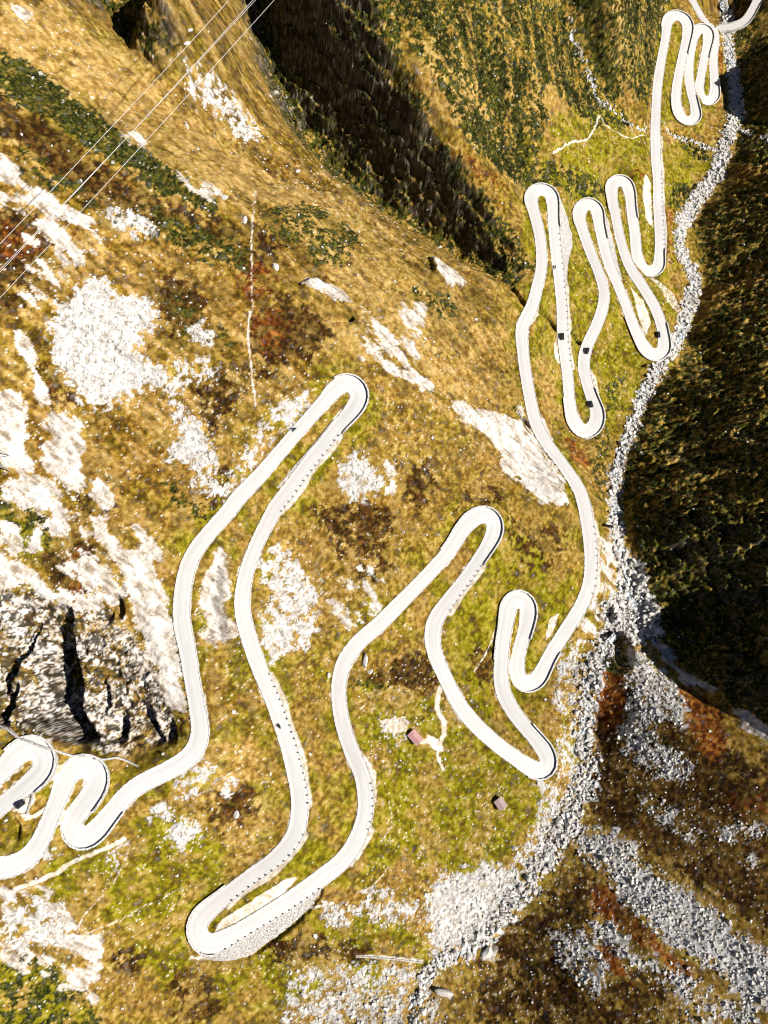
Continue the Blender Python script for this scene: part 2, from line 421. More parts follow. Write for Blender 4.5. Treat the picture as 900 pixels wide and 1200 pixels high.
SCREE = [
 ([(60,375),(90,345),(105,335),(125,330),(137,335),(130,350),(145,350),(175,353),(185,368),(175,385),(164,400),(160,420),(175,430),(190,435),(205,450),(216,463),(195,461),(175,452),(160,461),(135,471),(100,477),(90,455),(70,440),(65,415),(60,400)],1),
 ([(200,473),(215,480),(220,490),(235,495),(245,515),(258,547),(245,551),(225,537),(205,541),(190,536),(195,525),(215,518),(215,500),(200,485)],1),
 ([(222,385),(240,378),(258,385),(252,405),(238,408),(225,398)],0.8),
 ([(308,475),(326,478),(318,497),(308,490)],0.9),([(328,478),(350,462),(364,463),(355,482),(335,502),(325,492)],0.95),([(300,500),(322,500),(300,540),(280,565),(265,570),(285,530)],0.55),
 ([(225,545),(255,560),(285,580),(262,590),(235,570)],0.55),([(195,420),(240,420),(260,440),(230,455),(205,440)],0.45),([(130,245),(180,260),(175,275),(140,275),(120,262)],0.62),
 ([(398,548),(420,535),(440,545),(447,565),(425,584),(405,582),(396,565)],0.9),
 ([(303,662),(330,638),(345,655),(378,685),(372,710),(362,757),(345,757),(330,762),(320,787),(308,770),(306,740),(312,720),(318,690)],0.68),
 ([(308,735),(330,725),(350,735),(345,757),(325,765),(310,755)],0.9),([(320,680),(345,668),(360,690),(340,720),(322,710)],0.8),
 ([(220,85),(245,93),(265,105),(285,128),(302,150),(298,166),(280,167),(270,150),(245,130),(225,110)],0.66),
 ([(175,945),(190,942),(205,955),(195,965),(178,960)],0.9),([(190,972),(215,960),(232,965),(232,985),(215,993),(200,985)],0.95),
 ([(200,905),(245,880),(255,905),(240,930),(215,935),(200,920)],0.66),([(265,900),(280,905),(275,930),(262,925)],0.5),
 ([(500,1050),(515,1030),(545,1018),(575,1012),(600,1020),(612,1040),(602,1065),(578,1085),(555,1112),(520,1120),(498,1110),(508,1085),(500,1070)],0.92),
 ([(680,895),(692,930),(674,965),(642,1007),(607,1062),(562,1112),(535,1130),(590,1060),(618,1010),(650,965),(670,940)],0.9),
 ([(620,905),(650,915),(680,940),(650,970),(620,1010),(600,1015),(630,960),(640,935)],0.55),
 ([(735,760),(755,765),(790,800),(805,830),(800,850),(780,840),(760,845),(770,870),(800,890),(818,912),(780,912),(750,890),(730,882),(725,850),(740,820),(735,790)],0.82),
 ([(720,1008),(750,1013),(790,1038),(830,1063),(870,1098),(920,1135),(920,1190),(870,1172),(840,1132),(800,1112),(770,1092),(740,1062),(715,1030)],1),
 ([(678,980),(720,968),(747,990),(735,1012),(700,1012),(680,1000)],0.9),([(690,1073),(720,1083),(740,1100),(762,1132),(740,1132),(720,1112),(700,1102)],0.9),
 ([(838,975),(870,963),(897,975),(870,982),(850,987)],0.85),([(865,995),(892,1010),(880,1017)],0.85),
 ([(760,1120),(800,1140),(860,1180),(900,1200),(820,1200),(770,1150)],0.6),([(640,1090),(680,1090),(720,1140),(700,1170),(660,1130)],0.6),([(750,930),(790,950),(830,990),(800,985),(770,960)],0.6),
 ([(340,1140),(420,1130),(500,1140),(520,1200),(330,1210)],0.52),([(420,1040),(480,1050),(500,1080),(440,1080)],0.5),([(380,1060),(430,1060),(420,1090),(380,1085)],0.5),
 ([(620,905),(690,905),(690,750),(660,760),(655,800),(672,850)],0.5),([(650,760),(662,756),(656,800),(662,840),(650,820)],0.6),
 ([(130,1000),(150,985),(145,1010),(132,1015)],0.6),([(52,995),(70,998),(55,1015),(45,1012)],0.6),([(445,840),(475,838),(480,860),(465,870),(450,860)],0.5),([(0,1070),(60,1050),(90,1090),(60,1110),(0,1110)],0.42),
]
for p, v in SCREE: fill(M['scree'], p, v, 2.0)
GREEN = [
 ([(640,230),(700,290),(745,390),(790,420),(740,470),(710,500),(670,500),(655,380)],0.94),([(640,140),(700,120),(760,160),(765,190),(740,200),(700,215),(660,190)],0.94),([(775,170),(820,175),(830,195),(800,230),(785,225)],0.97),
 ([(530,710),(580,630),(600,650),(590,700),(600,690),(580,760),(570,800),(600,840),(560,830),(525,780),(515,740)],0.97),([(630,710),(665,700),(650,740),(630,780),(612,790),(618,740)],0.97),
 ([(430,880),(470,800),(520,820),(560,870),(600,900),(625,920),(600,980),(560,1000),(480,960),(450,930)],0.73),([(555,880),(600,900),(620,930),(590,1000),(560,980)],0.83),
 ([(425,470),(440,480),(420,520),(380,560),(330,620),(310,650),(300,695),(292,690),(310,630),(340,580)],0.89),([(650,830),(670,850),(682,900),(668,922),(657,880)],0.94),
 ([(150,990),(250,960),(290,1000),(210,1080),(230,1130),(200,1160),(130,1110),(100,1060)],0.59),([(60,1020),(140,1000),(120,1080),(80,1060)],0.53),
 ([(782,30),(800,25),(800,90),(785,160),(775,150)],0.94),([(795,60),(835,50),(835,130),(800,140)],0.94),([(610,235),(650,230),(655,480),(640,420),(625,380)],0.94),([(720,220),(745,220),(770,300),(745,310)],0.97),
 ([(400,850),(430,880),(445,960),(420,1010),(430,1040),(470,1000),(460,900)],0.59),([(340,1005),(380,990),(400,1000),(330,1045),(310,1040)],0.83),([(230,1120),(300,1110),(330,1090),(350,1110),(280,1150),(220,1150)],0.65),
 ([(280,700),(300,690),(305,730),(290,730)],0.59),([(460,930),(520,940),(470,1000),(430,1010)],0.53),([(600,160),(650,170),(690,230),(650,240),(620,210)],0.47),([(380,20),(440,60),(430,90),(380,60)],0.00),
 ([(0,570),(60,590),(80,640),(30,650),(0,640)],0.65),([(180,575),(230,590),(260,600),(220,610)],0.59),([(0,1110),(70,1140),(130,1190),(100,1210),(0,1210)],0.59),([(230,740),(290,860),(330,960),(290,1000),(250,950)],0.24),
 ([(720,780),(760,770),(800,800),(830,840),(800,830),(760,790)],0.83),
]
for p, v in GREEN: fill(M['green'], p, v, 3.0)
HEATH = [
 ([(288,402),(298,370),(330,350),(370,370),(388,385),(380,412),(340,422),(300,417)],1),([(-20,243),(35,250),(55,265),(65,290),(50,312),(30,322),(-20,345)],1),([(185,328),(215,318),(242,360),(225,397),(200,397),(188,370),(178,350)],0.97),
 ([(-20,100),(60,150),(130,200),(210,250),(190,275),(100,243),(40,190),(-20,150)],0.90),([(60,640),(100,633),(118,660),(110,690),(85,712),(58,702)],0.97),([(360,600),(420,578),(470,608),(450,640),(400,645)],0.69),
 ([(480,770),(520,758),(530,790),(500,812),(450,807),(428,795)],0.97),([(553,765),(580,753),(583,790),(565,802),(550,790)],0.97),([(280,270),(330,262),(350,290),(300,320),(270,300)],0.62),
 ([(310,1105),(360,1095),(430,1110),(440,1130),(370,1125),(320,1130)],0.88),([(0,300),(40,330),(60,350),(20,380),(-20,380)],0.75),([(230,440),(300,430),(330,440),(280,470),(250,520),(235,490)],0.75),
 ([(260,545),(280,560),(240,600),(225,580)],0.50),([(460,545),(500,540),(520,580),(490,600),(470,580)],0.69),([(380,630),(440,640),(480,680),(430,690)],0.44),([(0,60),(60,90),(20,120),(-20,110)],0.38),
 ([(200,1150),(250,1140),(260,1190),(210,1200)],0.62),([(130,1110),(170,1115),(160,1140),(130,1135)],0.75),([(100,560),(140,600),(120,620),(90,590)],0.50),([(210,245),(270,262),(300,330),(260,310)],0.69),([(70,400),(40,430),(60,500),(100,480)],0.44),
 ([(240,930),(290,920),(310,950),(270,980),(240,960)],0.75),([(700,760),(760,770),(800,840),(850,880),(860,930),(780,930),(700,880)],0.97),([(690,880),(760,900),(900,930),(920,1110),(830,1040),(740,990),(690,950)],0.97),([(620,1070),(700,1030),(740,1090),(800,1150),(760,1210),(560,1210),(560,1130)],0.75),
 ([(180,740),(210,800),(215,850),(180,870),(150,800)],0.44),([(500,620),(560,560),(600,590),(540,600)],0.38),([(590,600),(660,620),(660,660),(600,680)],0.38),
]
for p, v in HEATH: fill(M['heath'], p, v, 2.6)
RED = [
 ([(698,1040),(720,1043),(747,1080),(772,1100),(802,1130),(822,1152),(790,1147),(760,1112),(720,1092),(690,1060)],1),([(693,1095),(720,1110),(747,1152),(720,1142),(700,1117)],1),
 ([(703,785),(737,783),(737,810),(727,850),(705,862),(698,820)],1),([(798,798),(842,830),(853,872),(832,892),(810,862),(788,820)],1),([(663,510),(687,530),(692,552),(670,542)],0.9),
 ([(290,400),(300,372),(320,360),(340,390),(320,415)],0.55),([(840,240),(870,260),(880,290),(850,270)],0.5),([(75,640),(108,650),(105,690),(85,700)],0.7),([(0,262),(40,270),(45,300),(10,310)],0.5),([(275,330),(300,300),(330,330),(300,360)],0.4),([(855,930),(900,940),(900,960),(860,950)],0.6),([(835,60),(845,65),(848,110),(838,120)],0.9),([(780,240),(792,245),(785,310),(776,310)],0.7),([(740,200),(760,195),(765,210),(745,215)],0.3),([(585,130),(600,150),(590,170),(575,150)],0.6),([(510,170),(570,200),(600,230),(560,215)],0.6),
 ([(640,300),(660,360),(640,350)],0.0),
]
for p, v in RED: fill(M['red'], p, v, 1.8)
SHRUB = [  # low dark growth: juniper, alpenrose, alder
 ([(-20,58),(30,78),(70,108),(130,148),(200,203),(252,240),(254,254),(190,228),(115,178),(50,140),(-20,98)],0.9),([(0,180),(30,170),(110,225),(150,240),(120,250),(50,225)],0.3),([(130,250),(190,240),(210,270),(160,280)],0.4),([(180,245),(220,262),(290,298),(280,310),(230,300),(180,265)],0.8),
 ([(310,255),(360,240),(385,250),(370,275),(330,290)],0.62),([(360,275),(400,265),(425,280),(400,310),(360,310)],0.62),([(480,340),(530,345),(540,375),(500,370)],0.6),
 ([(430,-20),(560,-20),(620,40),(640,140),(620,220),(560,180),(500,80)],0.72),([(560,-20),(680,-20),(700,90),(740,150),(700,150),(640,100),(600,40)],0.78),([(700,-20),(790,-20),(770,60),(760,130),(720,100)],0.75),([(668,-20),(700,-20),(712,60),(730,120),(712,118),(690,70)],0.9),([(560,60),(600,110),(630,190),(600,200),(570,130)],0.7),
 ([(640,190),(690,205),(720,215),(690,235),(650,222),(620,215)],0.7),([(785,150),(830,170),(845,190),(810,185)],0.7),([(790,215),(820,215),(810,240),(780,240)],0.7),([(700,430),(740,440),(730,470),(700,510),(690,520)],0.0),
 ([(730,500),(800,420),(850,350),(900,330),(920,620),(850,620),(780,600),(735,600)],0.64),([(810,260),(900,200),(900,330),(820,330)],0.62),([(870,60),(900,60),(900,200),(860,190)],0.8),
 ([(0,1110),(60,1120),(110,1180),(130,1210),(0,1210)],0.6),([(180,560),(230,585),(260,605),(215,605)],0.5),([(0,565),(50,590),(70,640),(20,640),(0,620)],0.6),([(200,340),(280,400),(250,410),(210,400)],0.5),
 ([(395,795),(430,800),(490,808),(440,815)],0.5),([(712,450),(735,440),(725,480),(705,500)],0.5),([(700,500),(722,505),(712,560),(702,600),(695,560)],0.5),([(330,1100),(400,1120),(480,1120),(430,1130)],0.4),
 ([(280,0),(420,0),(480,80),(500,160),(560,220),(620,310),(560,310),(450,250),(340,150)],0.5),
]
for p, v in SHRUB: fill(M['shrub'], p, v, 2.2)
STRAW = [
 ([(-20,25),(70,5),(140,55),(200,115),(260,168),(330,210),(420,240),(500,300),(400,262),(330,245),(260,228),(180,192),(100,132),(40,88),(-20,60)],0.9),([(330,240),(400,262),(470,300),(420,330),(350,300)],0.5),([(370,360),(420,380),(440,420),(400,420),(380,400)],0.8),
 ([(110,560),(170,590),(190,640),(160,610),(120,590)],0.9),([(400,310),(520,320),(580,400),(540,440),(450,400),(410,350)],0.55),([(620,370),(650,390),(660,490),(635,490)],0.7),([(480,60),(540,60),(600,200),(560,180),(510,120)],0.6),([(630,80),(690,130),(660,170),(620,120)],0.7),([(705,0),(740,0),(740,80),(720,90)],0.7),
 ([(370,1120),(560,1150),(540,1200),(340,1200)],0.4),([(300,560),(400,560),(500,640),(440,720),(390,760),(330,640)],0.45),([(230,850),(290,860),(330,960),(290,1000),(250,950)],0.55),([(450,400),(600,440),(610,480),(520,470)],0.5),
 ([(100,100),(180,160),(250,215),(220,205),(150,165)],0.6),([(0,430),(60,480),(60,560),(110,570),(150,600),(110,560),(110,490)],0.4),([(460,890),(480,960),(440,980),(435,900)],0.4),
]
for p, v in STRAW: fill(M['straw'], p, v, 3.0)
SPECK = [
 ([(0,580),(130,560),(250,700),(230,860),(0,860)],0.5),([(230,440),(380,420),(380,480),(260,590),(180,560)],0.55),([(0,180),(130,230),(260,300),(250,560),(0,560)],0.32),([(300,600),(480,600),(480,760),(420,760),(400,860),(330,800)],0.3),([(230,700),(330,850),(350,950),(300,1020),(200,1000),(200,920)],0.42),
 ([(400,760),(520,780),(640,910),(690,920),(600,1060),(480,1100),(420,1060),(440,950)],0.5),([(0,1030),(220,1000),(240,1120),(420,1080),(600,1060),(640,1010),(900,1200),(0,1200)],0.4),([(560,1060),(700,960),(900,1100),(900,1200),(500,1200)],0.6),([(330,1120),(520,1120),(500,1210),(320,1210)],1.0),
 ([(640,750),(760,750),(830,920),(900,960),(900,1100),(720,960),(640,900)],0.5),([(150,60),(300,150),(420,230),(560,320),(500,310),(300,210)],0.3),([(0,0),(80,0),(180,170),(280,235),(200,215),(0,90)],0.2),([(400,350),(560,420),(650,560),(450,560)],0.3),([(640,220),(800,220),(760,480),(660,500)],0.15),([(130,970),(290,960),(330,1060),(200,1100),(60,1080)],0.25),([(640,150),(760,160),(740,210),(680,200)],0.25),
]
for p, v in SPECK: fill(M['speck'], p, v, 4.0)

SHADE_SCRUB = [
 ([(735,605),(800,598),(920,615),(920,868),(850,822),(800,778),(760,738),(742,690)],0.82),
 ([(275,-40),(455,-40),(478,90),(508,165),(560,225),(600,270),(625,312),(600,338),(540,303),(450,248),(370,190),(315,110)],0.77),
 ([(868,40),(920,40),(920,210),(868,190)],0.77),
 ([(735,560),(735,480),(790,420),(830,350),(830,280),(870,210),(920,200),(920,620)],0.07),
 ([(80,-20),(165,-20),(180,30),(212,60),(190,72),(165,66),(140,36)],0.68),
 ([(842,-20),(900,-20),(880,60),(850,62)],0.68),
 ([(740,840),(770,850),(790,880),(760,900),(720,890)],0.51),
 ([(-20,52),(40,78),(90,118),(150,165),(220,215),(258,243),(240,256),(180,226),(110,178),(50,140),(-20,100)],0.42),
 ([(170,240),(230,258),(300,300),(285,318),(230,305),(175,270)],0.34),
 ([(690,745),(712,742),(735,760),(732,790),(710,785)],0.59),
]   # scrub cover painting gorge, gully and bank shade dark, plus some shrub bands
for p, v in SHADE_SCRUB: fill(M['shrub'], p, v, 3.0)
SHADE_HEATH = [
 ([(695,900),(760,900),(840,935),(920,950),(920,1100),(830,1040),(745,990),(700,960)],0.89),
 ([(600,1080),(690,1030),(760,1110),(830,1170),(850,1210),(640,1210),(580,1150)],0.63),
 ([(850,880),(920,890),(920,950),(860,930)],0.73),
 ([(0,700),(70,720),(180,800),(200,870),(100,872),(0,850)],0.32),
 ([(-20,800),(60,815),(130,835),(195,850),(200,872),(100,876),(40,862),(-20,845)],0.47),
]   # heather cover that also paints shade on the dim lower slope and left cliff
for p, v in SHADE_HEATH: fill(M['heath'], p, v, 3.0)

RUST = [([(-20,95),(120,180),(220,255),(330,272),(400,330),(385,440),(250,520),(200,600),(100,610),(-20,600)],0.62),([(360,540),(480,550),(510,640),(440,720),(395,745),(345,640)],0.5),([(250,-20),(290,90),(400,225),(330,215),(230,90),(190,60)],0.7),([(0,560),(130,580),(120,700),(60,710),(0,690)],0.5),([(230,640),(290,690),(300,780),(330,860),(290,900),(250,800)],0.45),([(520,180),(600,240),(590,260),(530,215)],0.7),([(770,230),(790,240),(785,330),(775,330)],0.7)]
for p, v in RUST: fill(M['rust'], p, v, 5.0)
for p, v in [([(430,780),(640,900),(650,960),(560,1030),(470,1010),(420,940)],0.75),([(60,960),(250,950),(300,1000),(230,1130),(120,1120),(60,1050)],0.7),([(230,1120),(460,1060),(520,1130),(330,1180),(200,1180)],0.6),([(640,225),(800,180),(790,420),(700,510),(655,480)],0.9),([(500,700),(600,620),(690,700),(640,800),(560,840)],0.85),([(650,150),(765,160),(765,215),(680,215)],0.92)]:
    fill(M['green'], p, v, 5.0)

# trails, tracks, worn ground
PATHS = [
 ([(20,1042),(45,1032),(70,1020),(95,1006),(125,994),(146,983)],0.7,1),([(146,983),(152,992),(148,1010),(138,1024),(132,1038)],0.25,0.6),([(132,1020),(118,1050),(100,1072),(90,1095)],0.25,0.55),([(90,1098),(130,1082),(170,1062),(210,1042)],0.25,0.5),
 ([(517,806),(513,822),(514,835),(521,848),(520,860),(514,872)],1.0,1),([(514,872),(505,868),(495,868)],1.1,1),([(514,872),(513,888),(520,902)],0.6,0.8),([(443,990),(460,965),(455,940)],0.3,0.5),
 ([(293,365),(291,390),(293,415),(297,450),(300,475)],0.4,0.8),([(299,225),(297,260),(295,300),(296,365)],0.3,0.6),([(648,182),(668,168),(685,165),(697,150),(702,136)],0.55,0.9),([(702,136),(710,148),(722,155),(735,162),(755,158)],0.4,0.8),
 ([(315,115),(345,121),(378,128),(400,124),(425,116),(455,104)],0.28,0.55),([(590,705),(582,735),(570,765),(555,785)],0.3,0.6),([(590,705),(600,692),(612,690)],0.4,0.7),
 ([(355,1067),(390,1058)],0.5,0.8),([(418,1047),(440,1035),(455,1017)],0.3,0.6),([(420,1120),(455,1122),(495,1127)],0.5,0.9),([(305,1110),(290,1120),(250,1124),(225,1122)],0.5,0.7),([(30,960),(45,952),(60,938)],0.5,0.9),([(28,955),(40,956),(52,950)],0.5,0.9),
 ([(0,920),(12,910),(25,898)],0.6,0.9),([(88,938),(80,955),(70,975)],0.5,0.9),([(400,480),(370,520),(345,548),(328,568)],0.5,0.9),([(640,530),(655,556)],0.5,0.6),
]
for p, w, v in PATHS: stroke(M['path'], p, w * 0.9, v, 0.45, 0.9)
for p, v in [([(755,205),(764,210),(766,265),(757,255),(753,230)],0.95),([(738,335),(755,350),(764,375),(757,392),(748,372)],0.9),([(250,1095),(262,1075),(300,1052),(335,1030),(350,1030),(315,1062),(280,1085)],0.85),([(345,985),(352,990),(325,1015),(300,1035),(310,1018)],0.8),([(500,860),(518,868),(520,880),(508,880)],0.9),([(594,820),(608,835),(612,850),(600,842)],0.85),([(645,723),(655,718),(648,745),(640,750)],0.7),([(425,890),(440,905),(438,925),(430,915)],0.7),([(15,928),(45,915),(40,940),(28,952),(15,950)],0.95),([(760,320),(790,345),(800,370),(780,350)],0.5),([(445,845),(475,840),(478,855),(460,862)],0.7),([(412,868),(428,885),(441,905),(440,940),(428,960),(425,905)],0.95),([(618,350),(632,345),(630,372),(622,382),(614,378)],0.95),([(700,245),(712,262),(720,300),(712,300)],0.6),([(726,338),(733,340),(745,372),(741,380)],0.9),([(655,338),(664,345),(663,372),(657,365)],0.8),([(650,400),(657,395),(657,425),(652,420)],0.8),([(690,430),(697,445),(703,475),(698,480)],0.6),([(520,700),(532,708),(516,735),(508,730)],0.4),([(608,395),(618,392),(616,430),(609,425)],0.5)]:
    fill(M['path'], p, v, 0.5)

# the torrent: half widths in metres along its course
RIVER = [(846,-20),(852,20),(851,50),(857,80),(861,105),(862,130),(850,165),(838,205),(812,240),(797,268),(800,300),(813,328),(806,362),(795,395),(770,432),(752,466),(738,505),(723,545),(719,590),(721,620),(726,645),(735,672),(742,700),(752,722),(745,745)]
RIVW = [4,4,4.5,4.2,4.6,5.2,4.4,4.8,5,4.4,4.2,4.6,4.4,4.2,4.6,4,3.4,3.6,3.3,3.4,4,6,7.5,7.5,5]
stroke(M['river'], RIVER, [w * S * 0.76 for w in RIVW], 1.0, 0.3, 3.0)
RIVER2 = [(725,735),(705,760),(690,800),(684,850),(688,890),(684,925),(665,965),(638,1008),(605,1055),(570,1095),(540,1118),(512,1132),(495,1155),(488,1180),(490,1215)]
stroke(M['river'], RIVER2, [3.8*S,4*S,3.8*S,3.8*S,3.5*S,3.5*S,3.5*S,3.2*S,3*S,2.6*S,2.1*S,1.8*S,1.6*S,1.6*S,1.8*S], 0.85, 0.4, 3.4)
stroke(M['river'], [(858,140),(868,150),(880,160),(900,166)], 1.2, 0.8, 0.4, 0.6)
stroke(M['river'], [(776,150),(790,160),(808,165),(835,175)], 1.1, 0.7, 0.4, 0.6)
stroke(M['river'], [(664,20),(672,50),(688,85),(700,115),(725,135),(742,150),(760,150)], 1.0, 0.6, 0.4, 0.6)
for p, v in [([(705,700),(740,690),(765,720),(775,750),(740,745),(705,740)],0.9)]:
    fill(M['river'], p, v, 1.5)

# ------------------------------------------------------------------ relief detail
H = H0.astype(np.float64).copy()
dzy = np.gradient(H, axis=0) / np.gradient(GY, axis=0)
dzx = np.gradient(H, axis=1) / np.gradient(GX, axis=1)
slope = np.degrees(np.arctan(np.hypot(dzx, dzy)))
steep = sstep(26, 42, slope).astype(np.float32)
inner = (sstep(-20, 0, GX - (XL - 0)) * sstep(-20, 0, Y1 - GY + 10)).astype(np.float32)

def relief_zone(polys, soft=9):
    z = new()
    for p in polys: fill(z, p, 1.0, 3.0)
    return box(box(z, soft), soft)
cliffL = relief_zone([[(-30,690),(60,690),(70,715),(130,715),(150,740),(180,770),(200,830),(205,868),(160,882),(100,872),(40,858),(-30,838)]], 5)
gorge = relief_zone([[(735,610),(800,600),(920,610),(920,850),(850,815),(800,770),(760,735),(745,690)]])
gully = relief_zone([[(282,-30),(440,-30),(462,90),(500,150),(545,205),(600,290),(600,328),(530,290),(440,235),(360,170),(310,100)]], 6)
bankR = relief_zone([[(740,600),(732,540),(765,470),(805,400),(835,330),(822,262),(862,205),(885,140),(885,60),(960,0),(960,640),(800,640)]], 7)
cragT = relief_zone([[(75,-20),(170,-20),(200,20),(215,60),(190,72),(165,65),(140,35)]], 4)
rockz = box(box(M['rock'], 4), 4)
# strike of the beds: long folds running down to the lower right
cs, sn = math.cos(math.radians(-38)), math.sin(math.radians(-38))
AX = GX * cs + GY * sn; AY = -GX * sn + GY * cs
n_big = fbm(GX, GY, 34.0, 3, 41)
n_mid = fbm(GX, GY, 11.0, 4, 51)
n_str = fbm(AX * 0.28, AY, 5.0, 4, 61)
ZZ = H0.astype(np.float64)
n_rid = fbm3(GX, GY, ZZ, 9.0, 4, 71, 0.55, True)
n_rids = fbm3(AX * 0.35, AY, ZZ, 6.0, 4, 81, 0.6, True)
n_sml = fbm3(GX, GY, ZZ, 2.4, 3, 91)
n_tus = fbm(GX, GY, 0.9, 2, 101)
n_ver = fbm3(GX, GY * 0.3, ZZ, 5.0, 4, 131, 0.6, True)
n_rav = fbm(GX * 0.32 + GY * 0.10, GY, 13.0, 4, 141, 0.6, True)
n_blk = fbm3(GX, GY * 0.7, ZZ, 6.0, 3, 151, 0.5)
H += (n_big * 2.0 + n_mid * 1.1 + n_str * 1.0) * (0.45 + steep)
H += n_sml * 0.30 + n_tus * 0.09
hillT = relief_zone([[(470,-30),(780,-30),(765,150),(700,150),(640,200),(600,220),(545,195),(500,120)]], 7)
n_gul = fbm(GX + GY * 0.25, GY * 0.30, 12.0, 4, 161, 0.55, True)
H += hillT * (n_gul * 1.6 + n_sml * 0.5)
H += cliffL * n_sml * 0.9 + (gully + gorge) * n_sml * 0.7
H += steep * (n_rid * 0.9 + n_rids * 0.7)
H += rockz * (n_rids * 0.8 + n_rid * 0.4)
n_cr = fbm3(GX, GY, ZZ, 3.0, 3, 171, 0.65, True)
H += cliffL * (n_rid * 1.2 + n_rids * 0.8 + n_cr * 1.5)
slopeL = relief_zone([[(-30,-30),(270,-30),(310,120),(440,250),(600,340),(600,560),(420,420),(250,520),(120,560),(-30,420)]], 12)
n_led = fbm(AX * 0.16, AY, 9.0, 4, 181, 0.55, True)
H += slopeL * (n_led * 1.5)
H += bankR * (n_rav * 4.4 + n_rid * 2.2 + n_rids * 1.2 - 1.5)
H += gorge * (n_rids * 3.0 + n_rid * 2.6 + n_rav * 4.5)
H += gully * (n_rids * 3.0 + n_rid * 2.2 + n_cr * 1.3 + n_str * 2.6)
H += cragT * (n_rids * 2.5 + n_rid * 1.6)
bould = box(np.maximum(M['river'], np.maximum(M['scree'] * 0.8, 0.5 * M['speck'])), 3)
n_bld = fbm(GX, GY, 1.5, 3, 111, 0.6)
H += bould * n_bld * 0.55
n_bl2 = fbm(GX, GY, 3.6, 4, 121, 0.6, True)
H += box(M['river'], 3) * n_bl2 * 1.5
shr = box(M['shrub'], 2)
H += shr * np.clip(n_sml * 1.2 + 0.4 * n_tus, -0.2, 1) * 0.8

def carve(px, w, depth, soft=0.5, warp=0.5):
    z = new()
    stroke(z, px, w, 1.0, soft, warp)
    H[...] -= z * depth
def cleft(px, depth, run=1.5):
    """a ravine with a sheer right-hand wall and a sloping left side"""
    q = ground_xy(catmull(px, 6))
    dd = np.interp(np.linspace(0, 1, len(q)), np.linspace(0, 1, len(depth)), depth)
    o = np.argsort(q[:, 1])
    y0, y1 = q[:, 1].min(), q[:, 1].max()
    Yw = GY + 0.7 * WY
    xp = np.interp(Yw, q[o, 1], q[o, 0]) + 1.4 * WX + 0.5 * n_sml
    D = np.interp(Yw, q[o, 1], dd[o]) * sstep(y0 - 1.5, y0 + 0.5, Yw) * (1 - sstep(y1 - 0.8, y1 + 0.8, Yw))
    dx = GX - xp
    H[...] -= D * sstep(-run * max(depth), -0.25 * max(depth), dx) * (1 - sstep(-0.1, 0.55, dx))
cleft([(86,712),(87,735),(90,765),(97,800),(100,835),(116,867)], [3,8,11,13,14,11], 1.25)
cleft([(45,728),(36,758),(20,790),(8,812)], [1.5,5,6,5], 1.4)
cleft([(26,800),(18,830),(14,848)], [2,6,6], 1.4)
cleft([(66,775),(72,800),(66,822)], [1.5,3.5,3], 1.4)
cleft([(141,698),(144,708),(143,722)], [2,4,3], 1.3)
cleft([(130,714),(131,728)], [2,3], 1.3)
cleft([(150,830),(153,848),(150,866)], [1.5,4.5,4], 1.4)
cleft([(126,790),(130,815),(128,835)], [1,3,2.5], 1.4)
cleft([(176,825),(184,845),(192,868)], [1.5,4,3.5], 1.4)
cleft([(205,845),(206,868)], [2,4], 1.4)
z_ = new()
for p in ([(350,336),(375,329),(400,345),(414,362),(398,366),(382,358),(360,350)], [(505,306),(530,318),(546,336),(530,340),(508,326)]): fill(z_, p, 1.0, 1.0)
H += box(z_, 2) * 2.6
carve([(380,370),(392,374),(410,374)], [1.4,1.8,1.4], 3.5, 0.3)
carve([(170,68),(215,115),(245,150),(270,172),(300,192),(340,215),(400,240),(440,265),(480,290),(540,315),(600,333)], 0.8, 2.0)
carve([(0,18),(60,45),(120,90),(170,140),(230,185),(300,235)], 0.5, 0.6)
carve([(60,110),(120,155),(190,212),(250,246)], 0.9, 1.4)
carve([(300,250),(350,240),(420,262),(470,300)], 0.5, 0.8)
carve([(400,300),(450,325),(520,365),(580,420),(610,460)], 0.5, 0.9)
carve([(430,420),(470,438),(500,455),(525,462),(560,475),(605,490)], 0.5, 0.9)
carve([(570,562),(605,578),(640,598),(668,612)], 0.6, 0.9)
carve([(211,1043),(206,1060),(200,1075),(185,1095),(178,1112)], 0.35, 0.8)
carve([(700,612),(716,616)], 1.2, 2.5, 0.4, 0.3)
carve([(695,708),(712,720)], 3.0, 5.0)
carve([(712,745),(728,752),(732,772)], 3.2, 6.0)
carve([(12,955),(16,970),(15,988)], [1.2,1.6,1.4], 2.2)
carve([(70,305),(86,312)], 1.3, 2.0)

# cut and fill for the roads
dmin = np.full(NSHAPE, 1e6); znear = np.zeros(NSHAPE)
acc = np.zeros(NSHAPE); wac = np.zeros(NSHAPE)
reach = 11.0
def stamp(Q, half):
    hv = np.broadcast_to(half, (len(Q),)); half = float(hv.max())
    i, j = to_idx(Q[:, 0], Q[:, 1])
    ri = int((half + reach) / 0.36) + 2
    rj = int((half + reach) / 0.42) + 2
    for k in range(0, len(Q), 1):
        a0, a1 = max(0, int(i[k]) - ri), min(NSHAPE[1], int(i[k]) + ri + 1)
        b0, b1 = max(0, int(j[k]) - rj), min(NSHAPE[0], int(j[k]) + rj + 1)
        if a1 <= a0 or b1 <= b0: continue
        sub = (slice(b0, b1), slice(a0, a1))
        d = np.hypot(GX[sub] - Q[k, 0], GY[sub] - Q[k, 1]) - hv[k]
        near = d < dmin[sub]
        dmin[sub] = np.where(near, d, dmin[sub])
        znear[sub] = np.where(near, Q[k, 2], znear[sub])
        wt = np.exp(-(np.maximum(d, 0) / 2.2) ** 2)
        acc[sub] += wt * Q[k, 2]; wac[sub] += wt
